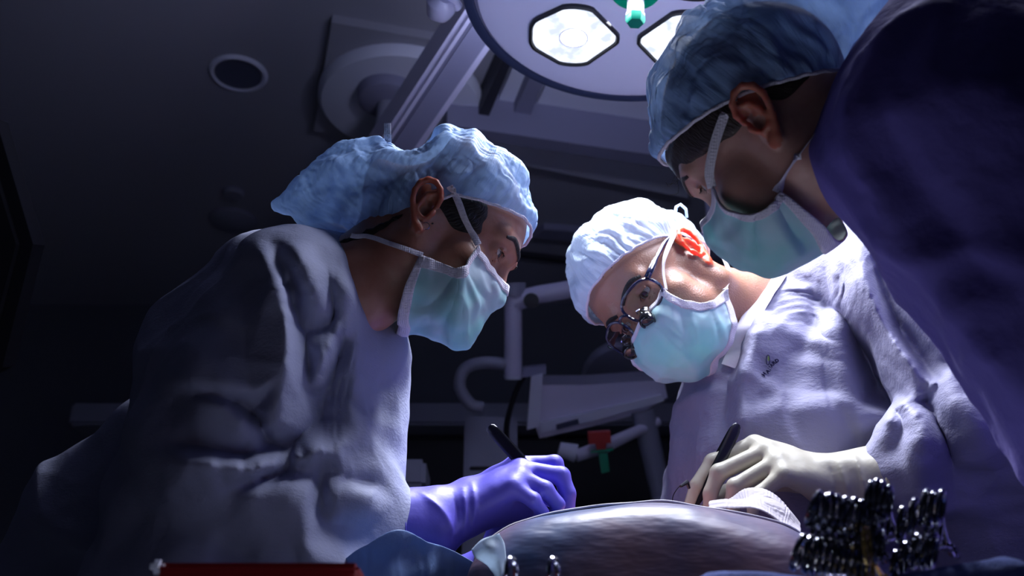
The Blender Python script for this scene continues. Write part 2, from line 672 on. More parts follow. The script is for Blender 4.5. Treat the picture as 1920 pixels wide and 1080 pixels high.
SKINB = [('noise', 260, .25, .0008), ('noise', 60, .15, .002)]
M = {}
M['skin_a'] = mat('skin_warm_brown', (.42, .20, .14), .42, sss=(.25, (1, .35, .2), .006), bump=SKINB, vary=(45, 1, (.36, .15, .10)))
M['skin_b'] = mat('skin_tan', (.42, .21, .14), .36, sss=(.2, (1, .3, .15), .006), bump=[('noise', 420, .5, .0012), ('noise', 60, .15, .002)], vary=(45, 1, (.42, .20, .14)))
M['skin_c'] = mat('skin_fair', (.60, .34, .28), .42, sss=(.25, (1, .35, .2), .006), bump=SKINB, vary=(45, 1, (.52, .26, .21)))
M['ear_a'] = mat('ear_skin_brown', (.42, .14, .09), .40, sss=(.5, (1, .15, .06), .012), bump=SKINB)
M['ear_b'] = mat('ear_skin_tan', (.58, .15, .07), .36, sss=(.8, (1, .10, .03), .03), bump=SKINB)
M['ear_c'] = mat('ear_skin_fair', (.58, .20, .14), .40, sss=(.6, (1, .18, .08), .014), bump=SKINB)
M['hair_dark'] = mat('dark_hair', (.012, .009, .009), .45, bump=[('noise', 120, .6, .004, (1, 6, 1))])
M['hair_brown'] = mat('brown_hair', (.035, .022, .016), .45, bump=[('noise', 120, .6, .004, (1, 6, 1))])
M['eye'] = mat('eye_white', (.62, .58, .56), .12, coat=.6)
M['iris'] = mat('brown_iris', (.05, .02, .01), .1, coat=1)
M['cap'] = mat('cap_blue_nonwoven', (.30, .47, .78), .65, flow=[(130, .7, .004), (400, .5, .0015)], bump=[('noise', 700, .3, .0006), ('noise', 40, .35, .006)], transl=.28, alpha=(.72, 1.0))
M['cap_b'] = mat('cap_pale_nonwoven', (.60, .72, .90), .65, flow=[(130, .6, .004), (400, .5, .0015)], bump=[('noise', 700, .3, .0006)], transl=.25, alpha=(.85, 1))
M['mask'] = mat('mask_mint', (.38, .80, .80), .62, bump=[('noise', 900, .25, .0005), ('ridge', 18, .5, .006)], transl=.2, vary=(14, 1, (.66, .80, .90)))
M['mask_trim'] = mat('mask_white_binding', (.78, .74, .84), .8, bump=[('weave', 420, .8, .0012)])
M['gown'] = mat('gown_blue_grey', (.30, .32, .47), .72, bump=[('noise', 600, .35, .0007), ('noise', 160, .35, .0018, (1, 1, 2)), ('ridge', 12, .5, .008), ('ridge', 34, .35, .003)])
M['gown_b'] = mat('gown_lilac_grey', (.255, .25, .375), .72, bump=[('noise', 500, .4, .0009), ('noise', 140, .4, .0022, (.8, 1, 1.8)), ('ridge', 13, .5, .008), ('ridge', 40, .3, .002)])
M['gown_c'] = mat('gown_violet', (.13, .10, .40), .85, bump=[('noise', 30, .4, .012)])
M['scrub'] = mat('scrub_white', (.72, .68, .78), .8, bump=[('noise', 300, .3, .001)])
M['glove_blue'] = mat('nitrile_violet_blue', (.12, .10, .55), .50, bump=[('noise', 90, .15, .003)], sss=(.15, (.3, .3, 1), .004))
M['glove_white'] = mat('latex_cream', (.42, .395, .32), .45, bump=[('noise', 90, .15, .003)], sss=(.08, (1, .6, .5), .003))
M['glove_rim'] = mat('latex_rolled_rim', (.62, .60, .36), .4)
M['steel'] = mat('instrument_steel', (.62, .64, .70), .18, metal=1)
M['steel_dark'] = mat('dark_steel', (.02, .02, .03), .28, metal=.6)
M['clamp_steel'] = mat('clamp_steel', (.30, .31, .38), .13, metal=1)
M['gold'] = mat('gold_ring_handle', (.80, .55, .18), .22, metal=1)
M['silver'] = mat('silver_stud', (.9, .88, .85), .12, metal=1)

# ------------------------------------------------------------------ the room
CEIL = 2.9
M['ceiling'] = mat('ceiling_paint', (.36, .36, .43), .85, bump=[('noise', 40, .05, .004)])
M['wall'] = mat('wall_paint', (.13, .14, .18), .8, bump=[('noise', 60, .05, .003)])
M['floor'] = mat('vinyl_floor', (.12, .13, .16), .35, vary=(20, 1, (.10, .11, .14)))
M['panel_light'] = mat('panel_pale_grey', (.74, .76, .90), .6)
M['panel_mid'] = mat('panel_mid_grey', (.26, .26, .38), .6)
M['panel_dark'] = mat('panel_dark', (.03, .03, .045), .6)
M['enamel'] = mat('enamel_pale_lilac', (.66, .64, .82), .32, coat=.3)
M['enamel_grey'] = mat('enamel_grey', (.30, .31, .40), .4)
M['navy'] = mat('navy_rubber', (.035, .045, .10), .45)
M['black'] = mat('matt_black', (.012, .012, .016), .5)


def struct(name, mb, m, smooth=False):
    o = mb.obj(name, m, None, smooth)
    o['kind'] = 'structure'
    return o


X0, X1, Y0, Y1 = -3.2, 3.2, -1.4, 4.45
struct('floor', MB().box(((X0 + X1) / 2, (Y0 + Y1) / 2, -.05), (X1 - X0 + .4, Y1 - Y0 + .4, .1)), M['floor'])
ceil_o = struct('ceiling', MB().box(((X0 + X1) / 2, (Y0 + Y1) / 2, CEIL + .05), (X1 - X0 + .4, Y1 - Y0 + .4, .1)), M['ceiling'])
struct('wall_back', MB().box(((X0 + X1) / 2, Y1 + .05, CEIL / 2), (X1 - X0 + .4, .1, CEIL)), M['wall'])
struct('wall_left', MB().box((X0 - .05, (Y0 + Y1) / 2, CEIL / 2), (.1, Y1 - Y0, CEIL)), M['wall'])
struct('wall_right', MB().box((X1 + .05, (Y0 + Y1) / 2, CEIL / 2), (.1, Y1 - Y0, CEIL)), M['wall'])
struct('wall_front', MB().box(((X0 + X1) / 2, Y0 - .05, CEIL / 2), (X1 - X0 + .4, .1, CEIL)), M['wall'])


def CE(px, py, z=CEIL):
    d = P(px, py, 1.0) - CAM
    return CAM + d * (z - CAM[2]) / d[2]


def slab(px, z0, z1, far=None):
    """plan outline (seen corners carried to height z0), from z0 up to z1"""
    b = [CE(x, y, z0) for x, y in px]
    if np.cross(b[1] - b[0], b[2] - b[1])[2] < 0: b = b[::-1]
    n = len(b)
    V = b + [np.array((q[0], q[1], z1)) for q in b]
    F = [tuple(range(n))[::-1], tuple(range(n, 2 * n))] + [(i, (i + 1) % n, (i + 1) % n + n, i + n) for i in range(n)]
    return MB().add(V, F)


# ceiling bulkhead, recess and strips around the light mount
struct('trim_1', slab([(846, 252), (1290, 318), (1290, 372), (930, 300)], CEIL - .05, CEIL), M['panel_light'])
struct('trim_2', slab([(838, 234), (1290, 300), (1290, 322), (846, 254)], CEIL - .16, CEIL), M['panel_mid'])
struct('trim_3', slab([(1030, 150), (1280, 190), (1280, 268), (990, 226)], CEIL - .02, CEIL), M['panel_light'])
struct('trim_4', slab([(944, 112), (960, 116), (908, 238), (888, 234)], CEIL - .10, CEIL), M['panel_dark'])
struct('trim_5', slab([(964, 122), (990, 128), (944, 240), (914, 236)], CEIL - .03, CEIL), M['panel_light'])
struct('trim_6', slab([(998, 135), (1024, 142), (984, 244), (950, 240)], CEIL - .07, CEIL), M['panel_mid'])
struct('trim_7', slab([(850, 190), (905, 195), (895, 228), (838, 222)], CEIL - .03, CEIL), M['panel_mid'])
struct('trim_8', slab([(900, 468), (1200, 505), (1200, 512), (900, 474)], CEIL - .02, CEIL), M['panel_dark'])
struct('trim_9', slab([(1020, 430), (1260, 452), (1260, 470), (1000, 446)], CEIL - .03, CEIL), M['panel_mid'])

# recessed ceiling downlight (off) and two round ceiling fittings
def downlight(px, py):
    c = CE(px, py)
    t = thing('ceiling_downlight', 'round recessed ceiling downlight, switched off, with pale trim ring', 'light', c)
    MB().lathe([(.074, .012), (.076, -.006), (.084, -.010), (.092, -.006), (.095, .0), (.090, .0), (.074, .0)], c - (0, 0, .001), (0, 0, 1), 40).obj('trim_ring', M['panel_light'], t)
    MB().lathe([(.0, -.003), (.030, -.0025), (.066, -.0035), (.075, -.006)], c, (0, 0, 1), 40).obj('reflector', mat('dim_reflector', (.10, .11, .17), .35), t)
downlight(447, 137)
for px, py, r, lab in ((437, 412, .090, 'large pale round ceiling cover, left, above the left shoulder'), (438, 361, .042, 'small round ceiling cover just behind the larger one')):
    c = CE(px, py)
    t = thing('ceiling_cover', lab, 'ceiling cover', c)
    MB().lathe([(.0, -.018), (r * .8, -.016), (r, -.008), (r, 0)], c, (0, 0, 1), 32).obj('cover_disc', M['enamel_grey'], t)
    MB().lathe([(r, -.004), (r * 1.06, -.003), (r * 1.06, 0)], c, (0, 0, 1), 32).obj('flange', M['panel_mid'], t)

# ceiling mount of the light: square plate, canopy, hub and drop pole
mc = CE(752, 168)
MT = thing('light_mount', 'ceiling mount with round canopy, square plate and drop pole behind the left head', 'ceiling mount', mc)
s_ = slab([(622, 42), (588, 246), (850, 282), (900, 90)], CEIL - .03, CEIL); s_.obj('mounting_plate', M['ceiling'], MT, smooth=False)
MB().lathe([(.0, -.075), (.20, -.075), (.255, -.068), (.268, -.05), (.268, -.028)], mc, (0, 0, 1), 56).obj('canopy', M['panel_light'], MT)
MB().lathe([(.0, -.12), (.075, -.12), (.092, -.11), (.10, -.07)], CE(726, 186, CEIL - .1) * (1, 1, 0) + (0, 0, CEIL), (0, 0, 1), 32).obj('hub', M['panel_mid'], MT)
pt = CE(728, 190, CEIL - .1) * (1, 1, 0) + (0, 0, CEIL)
MB().lathe([(.0, -.74), (.036, -.74), (.036, -.10), (.0, -.10)], pt, (0, 0, 1), 28).obj('pole', M['enamel_grey'], MT)
MB().lathe([(.0, -.86), (.055, -.86), (.062, -.84), (.062, -.70), (.055, -.68), (.0, -.68)], pt, (0, 0, 1), 28).obj('pivot', M['enamel_grey'], MT)
a0 = pt - (0, 0, .78)

# the surgical light
ax = (FIELD - LAMP) / np.linalg.norm(FIELD - LAMP) + np.array((0, .12, -.15)); ax /= np.linalg.norm(ax)
ex = np.array((1., 0, 0)); ex -= ax * (ax @ ex); ex /= np.linalg.norm(ex)
ey = np.cross(ax, ex)                                   # roughly away / up in the picture
if ey[1] < 0: ey = -ey
LR = np.stack([ex, ey, ax], 1)
LS = .775
lw = lambda q: LAMP + LS * np.atleast_2d(q) @ LR.T
SL = thing('surgical_light', 'large round surgical light with bright lenses and green centre handle, top centre', 'lamp', LAMP)
def lobj(mb, name, m, par, **k):
    o = mesh_obj(name, lw(np.array(mb.V)), mb.F, m, par, **k)
    o.data.set_sharp_from_angle(angle=math.radians(40)); return o
RL = .385
lobj(MB().lathe([(.0, -.10), (.18, -.095), (.28, -.07), (RL - .02, -.035), (RL, -.012), (RL, .012)], (0, 0, 0), n=96), 'housing', M['enamel'], SL)
lobj(MB().lathe([(RL, .012), (RL + .004, .0), (RL + .004, -.03), (RL - .004, -.034)], (0, 0, 0), n=96), 'shell_edge', M['enamel'], SL)
lobj(MB().lathe([(RL - .001, .010), (RL, .018), (RL - .008, .022), (RL - .022, .020), (RL - .024, .012)], (0, 0, 0), n=96), 'rubber_band', M['navy'], SL)
lobj(MB().lathe([(RL - .024, .013), (RL - .034, .024), (RL - .05, .026), (RL - .09, .018), (.20, .014), (.12, .014), (.05, .016), (.0, .016)], (0, 0, 0), n=96), 'front_plate', M['enamel'], SL)
gl = bpy.data.materials.new('lit_lens'); gl.use_nodes = True
nt = gl.node_tree; nt.nodes.clear()
o_ = nt.nodes.new('ShaderNodeOutputMaterial'); em = nt.nodes.new('ShaderNodeEmission'); em.inputs[1].default_value = 1.0
tc = nt.nodes.new('ShaderNodeTexCoord'); nz = nt.nodes.new('ShaderNodeTexNoise'); nz.inputs['Scale'].default_value = 28; nz.inputs['Detail'].default_value = 3
rp = nt.nodes.new('ShaderNodeValToRGB'); rp.color_ramp.elements[0].position = .38; rp.color_ramp.elements[0].color = (.80, .88, 1.15, 1)
rp.color_ramp.elements[1].position = .58; rp.color_ramp.elements[1].color = (1.5, 1.6, 1.9, 1)
nt.links.new(tc.outputs['Object'], nz.inputs['Vector']); nt.links.new(nz.outputs['Fac'], rp.inputs['Fac']); nt.links.new(rp.outputs[0], em.inputs[0]); nt.links.new(em.outputs[0], o_.inputs[0])
M['lens_lit'] = gl
M['core_lit'] = mat('lit_core', (1, 1, 1), .5, emit=((.95, .97, 1), 5))
def dshape(r, n=64, grow=0.0):
    out = []
    for i in range(n):
        t = 2 * math.pi * i / n
        rr = r
        for a, lim in ((math.radians(-38), .86), (math.radians(38), .86), (math.radians(180), .97), (math.radians(128), .93), (math.radians(-128), .93)):
            c = math.cos(t - a)
            if c > 0: rr = min(rr, lim * r / max(c, 1e-3))
        out.append(((rr + grow) * math.cos(t), (rr + grow) * math.sin(t)))
    return out
# a pod to each side of the handle and one above and below it further along
for k, (cx, cy, rot) in enumerate(((-.128, -.112, 0), (.128, -.112, math.pi), (-.128, .140, 0), (.128, .140, math.pi))):
    oc = dshape(.098)
    ca, sa = math.cos(rot), math.sin(rot)
    ring = lambda g, h: [(cx + (x * ca - y * sa) * (1 + g), cy + (x * sa + y * ca) * (1 + g), h) for x, y in oc]
    n = 64
    mb = MB(); mb.add(ring(.10, .015) + ring(.10, .024) + ring(.03, .026) + ring(.0, .020), [(a * n + i, a * n + (i + 1) % n, (a + 1) * n + (i + 1) % n, (a + 1) * n + i) for a in range(3) for i in range(n)])
    bz = lobj(mb, 'lens_bezel', M['black'], SL)
    mb = MB(); mb.add(ring(.01, .0195) + ring(-.3, .022) + ring(-.62, .0235), [(a * n + i, a * n + (i + 1) % n, (a + 1) * n + (i + 1) % n, (a + 1) * n + i) for a in range(2) for i in range(n)] + [tuple(2 * n + i for i in range(n))])
    lobj(mb, 'lens', M['lens_lit'], bz, label='brightly lit lens')
    lobj(MB().lathe([(.0, .026), (.022, .026), (.030, .0245)], (cx, cy, 0), n=40), 'inner_reflector', M['core_lit'], bz)
    lobj(MB().tube([(cx + .033 * math.cos(t), cy + .033 * math.sin(t), .0255) for t in np.linspace(0, 2 * math.pi, 41)[:-1]], .0012, 6, closed=True), 'reflector_ring', M['enamel'], bz)
    light('surgical_lamp', 'AREA', lw((cx, cy, .035))[0], KEY, (.86, .90, 1), .15, FIELD, spread=math.radians(125))
M['green'] = mat('green_plastic', (.0, .30, .15), .3, coat=.4)
M['green_dark'] = mat('green_dark_plastic', (.0, .12, .08), .3, coat=.4)
hy = -.030
lobj(MB().lathe([(.0, .040), (.030, .040), (.052, .034), (.060, .022), (.060, .015)], (0, hy, 0), n=48), 'handle_collar', M['green'], SL)
lobj(MB().lathe([(.0185, .036), (.0185, .085), (.0205, .088), (.0205, .110), (.015, .113)], (0, hy, 0), n=6), 'handle', M['enamel'], SL, label='pale hexagonal grip')
lobj(MB().lathe([(.0208, .094), (.0215, .098), (.0215, .110), (.018, .116), (.0, .116)], (0, hy, 0), n=6), 'handle_tip', M['green_dark'], SL, label='dark green hexagonal cap')
# outer grab rail with its end socket
an = np.radians(np.linspace(168, 248, 40))
rr = np.array([.388 + .050 * math.sin(math.pi * min(1, (i + 3) / 42)) ** .6 for i in range(40)])
rail = np.stack([rr * np.cos(an), rr * np.sin(an), np.full(40, -.002)], 1)
lobj(MB().tube(rail, .0125, 12), 'grab_rail', M['enamel'], SL)
lobj(MB().tube([(-.428, .110, 0), (-.438, .095, 0), (-.436, .058, 0), (-.428, .044, 0)], [.024, .035, .035, .022], 20), 'rail_socket', M['enamel'], SL)
light('ceiling_fill', 'AREA', LAMP + (0, .1, .16), UP_FILL, (.62, .68, 1), .35, LAMP + (0, .1, 2))  # added fill aimed at the ceiling, not a part of the lamp
# yoke and spring arm to the mount
mb = MB().tube([LAMP - ax * .09, LAMP - ax * .16], [.07, .05], 24); mb.obj('rear_joint', M['enamel'], SL)
B0 = P(990, -110, 2.3)
a0 = P(690, 340, 2.85)
d_ = B0 - a0; L_ = np.linalg.norm(d_); d_ /= L_
up_ = np.array((0, 0, 1.)); up_ -= d_ * (up_ @ d_); up_ /= np.linalg.norm(up_)
sd = np.cross(d_, up_)
R3 = np.stack([d_, sd, up_], 1)
AR = MT
MB().tube([B0, LAMP - ax * .15 + (0, 0, .02)], .03, 16).obj('link_arm', M['enamel'], MT)
MB().tube([pt - (0, 0, .80), a0 - (0, 0, .0)], .045, 16).obj('pivot_arm', M['enamel_grey'], MT)
MB().box(a0 + d_ * L_ * .5, (L_ - .04, .105, .10), R3, .012).obj('arm_beam', M['enamel'], AR)
MB().box(a0 + d_ * L_ * .5 - up_ * .052, (L_ * .86, .06, .012), R3, .004).obj('cable_cover', M['panel_mid'], AR)
MB().tube([a0 - sd * .06, a0 + sd * .06], .058, 24).obj('elbow_joint', M['enamel'], AR)

# added second lamp head, unseen above the picture, as fill for the left sleeve
S2 = thing('surgical_light', 'added round surgical light, unseen above the picture, over the right person', 'lamp', ADDED_LAMP)
a2 = FIELD + (-.25, -.05, .1) - ADDED_LAMP; a2 /= np.linalg.norm(a2)
MB().lathe([(.0, -.09), (.15, -.085), (.25, -.05), (.28, .0), (.26, .015), (.0, .012)], ADDED_LAMP, a2, 48).obj('housing', M['enamel'], S2)
for q in range(4):
    e1 = np.cross(a2, (1, 0, 0)); e1 /= np.linalg.norm(e1); e2 = np.cross(a2, e1)
    c = ADDED_LAMP + (e1 * math.cos(q * math.pi / 2) + e2 * math.sin(q * math.pi / 2)) * .15
    MB().lathe([(.0, .020), (.055, .020), (.066, .014)], c, a2, 28).obj('lens', M['lens_lit'], S2)
MB().tube([ADDED_LAMP + a2 * .01, ADDED_LAMP + a2 * .12], .018, 8).obj('handle', M['green'], S2)
MB().tube([ADDED_LAMP - a2 * .08, ADDED_LAMP - a2 * .08 + (.02, -.05, .15), (ADDED_LAMP[0] + .1, ADDED_LAMP[1] - .15, CEIL)], .03, 12).obj('arm', M['enamel'], S2)
light('surgical_lamp', 'AREA', ADDED_LAMP + a2 * .03, ADDED_KEY, (.80, .84, 1), .40, ADDED_LAMP + a2, spread=math.radians(120))  # fill beam of the added, unseen head

# ---- equipment at the back of the room (out of focus)
def tube_thing(): pass
D = 3.05
EQ = thing('ceiling_boom', 'pale jointed ceiling arm with curved tube, between the two heads', 'boom', P(962, 540, D))
MB().tube([P(962, 545, D), P(962, 706, D)], .026, 20).obj('column', M['enamel'], EQ)
MB().tube([P(962, 704, D), P(962, 711, D)], [.028, .024], 20).obj('end_cap', M['panel_light'], EQ)
MB().tube(spline([P(950, 683, D), P(905, 680, D), P(872, 692, D), P(862, 725, D), P(882, 758, D), P(905, 765, D)], 24), .018, 14).obj('curved_tube', M['enamel_grey'], EQ)
MB().tube([P(962, 566, D), P(1010, 552, D), P(1085, 540, D)], [.030, .026, .026], 16).obj('side_arm', M['enamel'], EQ)
MB().tube([P(962, 530, D), P(962, 556, D)], .036, 20).obj('joint', M['enamel_grey'], EQ)
MB().lathe([(.0, .0), (.022, .0), (.022, .012), (.0, .014)], P(996, 564, D - .05), -WR[:, 1], 20).obj('joint_cover', M['black'], EQ)
MB().tube([P(1085, 540, D), P(1220, 500, D), P(1345, 440, D)], .026, 16).obj('side_arm', M['enamel'], EQ)
cp = P(1350, 440, D)
MB().tube([cp - (0, 0, .06), (cp[0], cp[1], CEIL)], .035, 16).obj('drop_tube', M['panel_mid'], EQ)

# workstation: cabinet, column and a big tilted head
D = 3.1
WS = thing('equipment_cart', 'grey equipment cart with tilted wide head behind the gloved hands', 'cart', (P(1000, 900, D)[0], P(1000, 900, D)[1], 0))
bx = P(920, 830, D)
zt = P(920, 770, D)[2]
MB().box((bx[0] + .0, bx[1] + .15, zt / 2 + .04), (.155, .30, zt - .08), None, .01).obj('cabinet', M['enamel_grey'], WS, smooth=False)
MB().box((bx[0] + .2, bx[1] + .15, .10), (.75, .5, .06), None, .01).obj('base', M['panel_mid'], WS, smooth=False)
for sx in (-.12, .52):
    for sy in (-.05, .35):
        MB().tube([(bx[0] + sx - .012, bx[1] + sy, .035), (bx[0] + sx + .012, bx[1] + sy, .035)], .035, 16).obj('caster', M['black'], WS)
for k in range(5):
    MB().box((bx[0] + .0, bx[1] - .004, zt - .16 - k * .13), (.12, .012, .008), None, .003).obj('drawer_gap', M['black'], WS)
def prism(pts, depth, th):
    f = [P(x, y, depth) for x, y in pts]; b = [P(x * 1.0, y, depth) + WR[:, 1] * th for x, y in pts]
    n = len(f)
    return MB().add(f + b, [tuple(range(n)), tuple(range(n, 2 * n))[::-1]] + [(i, i + n, (i + 1) % n + n, (i + 1) % n) for i in range(n)])
prism([(1012, 722), (1105, 722), (1245, 712), (1252, 745), (1200, 775), (1110, 800), (1012, 822), (1004, 800)], D, .35).obj('head', M['enamel'], WS, smooth=False)
prism([(1012, 792), (1110, 772), (1240, 740), (1246, 752), (1110, 790), (1014, 812)], D - .02, .03).obj('head_ledge', M['panel_light'], WS, smooth=False)
prism([(1043, 797), (1084, 786), (1086, 795), (1044, 806)], D - .035, .02).obj('name_plate', M['navy'], WS, smooth=False)
prism([(996, 706), (1018, 700), (1012, 800), (988, 806)], D - .06, .05).obj('strut', M['panel_light'], WS, smooth=False)
prism([(980, 690), (1024, 686), (1024, 702), (980, 708)], D - .05, .08).obj('strut_head', M['panel_mid'], WS, smooth=False)
MB().tube(spline([P(985, 700, D), P(965, 740, D), P(950, 800, D), P(955, 860, D)], 20), .008, 8).obj('cable', M['black'], WS)
MB().tube([P(1205, 770, D), P(1240, 930, D), ], [.035, .03], 16).obj('leg', M['enamel_grey'], WS)
MB().tube([P(1240, 930, D), (P(1240, 930, D)[0] - .06, P(1240, 930, D)[1] + .1, .13)], .03, 16).obj('leg', M['enamel_grey'], WS)
MB().tube([P(1080, 855, D - .1), P(1130, 838, D - .08), P(1235, 790, D)], [.018, .020, .014], 14).obj('hose', M['enamel'], WS)
MB().tube([P(1048, 842, D - .1), P(1080, 850, D - .1)], [.020, .026], 14).obj('hose_end', M['panel_light'], WS)
RT = thing('red_clip', 'small red block with a green tab hanging below it, blurred in the background', 'clip', P(1125, 826, D - .14))
M['red'] = mat('red_plastic', (.50, .03, .025), .4)
M['dark_red'] = mat('dark_red_plastic', (.20, .004, .008), .4)
prism([(1103, 812), (1145, 809), (1146, 831), (1104, 833)], D - .15, .04).obj('block', M['red'], RT, smooth=False)
prism([(1116, 832), (1138, 831), (1136, 842), (1119, 843)], D - .145, .03).obj('stem', M['red'], RT, smooth=False)
prism([(1108, 846), (1150, 841), (1150, 845), (1108, 850)], D - .145, .03).obj('flange', M['green'], RT, smooth=False)
prism([(1122, 850), (1139, 849), (1143, 884), (1128, 888)], D - .145, .02).obj('tab', M['green'], RT, smooth=False)
# counter with upper rail along the back
CT = thing('counter', 'long low grey wall counter across the back of the room', 'counter', (0, 4.12, 0))
zc = P(900, 735, 3.9)[2]
MB().box((-.1, 4.12, zc), (3.2, .5, .09), None, .01).obj('worktop', M['enamel_grey'], CT, smooth=False)
MB().box((-.1, 4.16, zc / 2 - .03), (3.1, .38, zc - .06), None, .01).obj('cupboard', M['black'], CT, smooth=False)
BX = thing('bin', 'grey lidded box on a stand, blurred, just right of the left gown', 'bin', (P(772, 880, 2.6)[0], P(772, 880, 2.6)[1], 0))
q = P(772, 880, 2.6)
MB().box((q[0] - .01, q[1] + .1, q[2] + .0), (.085, .16, .07), None, .01).obj('bin_body', M['enamel_grey'], BX)
MB().box((q[0] - .01, q[1] + .1, q[2] / 2 - .02), (.05, .06, q[2] - .04), None, .005).obj('stand', M['panel_mid'], BX)
# surgical light head turned edge-on, further back on the right
SH = thing('spare_light', 'second unlit surgical light head seen edge-on behind the middle person', 'lamp', P(1200, 690, 3.6))
m_ = MB().lathe([(.0, .05), (.12, .045), (.17, .02), (.18, 0), (.17, -.02), (.0, -.03)], P(1190, 700, 3.6), (0, .3, 1), 40); m_.obj('head', M['enamel_grey'], SH)
q = P(1190, 690, 3.6)
q2 = P(1420, 640, 3.6)
MB().tube([q + (0, .02, .03), q2], .015, 12).obj('arm', M['black'], SH)
MB().tube([q2 - (0, 0, .03), (q2[0], q2[1], CEIL)], .025, 12).obj('pole', M['black'], SH)
# dark screen back at the far left
q = P(10, 460, 2.0)
DS = thing('monitor', 'dark back of a hanging monitor at the far left edge', 'monitor', q)
prism([(-140, 190), (-8, 222), (62, 458), (4, 690), (-140, 760)], 2.0, .05).obj('casing', M['black'], DS, smooth=False)
prism([(-120, 240), (-30, 262), (30, 458), (-20, 650), (-120, 700)], 1.985, .016).obj('rear_panel', M['black'], DS, smooth=False)
MB().tube([P(-110, 215, 2.03), (P(-110, 215, 2.03)[0], P(-110, 215, 2.03)[1], CEIL)], .02, 12).obj('hanger', M['black'], DS)

# ------------------------------------------------------------------ people
class Head:
    def __init__(s, Rc, c, scale=1.0):
        Rc = np.array(Rc, float)
        u, _, v = np.linalg.svd(Rc); Rc = u @ v
        s.R = WR @ Rc
        s.p = CAM + WR @ np.array(c)
        s.s = scale

    def w(s, q): return s.p + s.s * (np.atleast_2d(q) @ s.R.T)
    def loc(s, q): return (np.atleast_2d(q) - s.p) @ s.R / s.s
    def L(s, px, py, y=0.0):
        """head-local point seen at px,py lying in the plane local-y = y"""
        o = s.loc(CAM)[0]; d = s.loc(P(px, py, 1.0))[0] - o
        t = (y - o[1]) / d[1]
        return o + d * t
    def W(s, px, py, y=0.0): return s.w(s.L(px, py, y))[0]
    def wl(s, px, py, d): return s.loc(P(px, py, d))[0]


EYE = np.array((.0745, .0315, .022))
CR_C = np.array((-.010, 0, .052)); CR_R = np.array((.100, .078, .090))


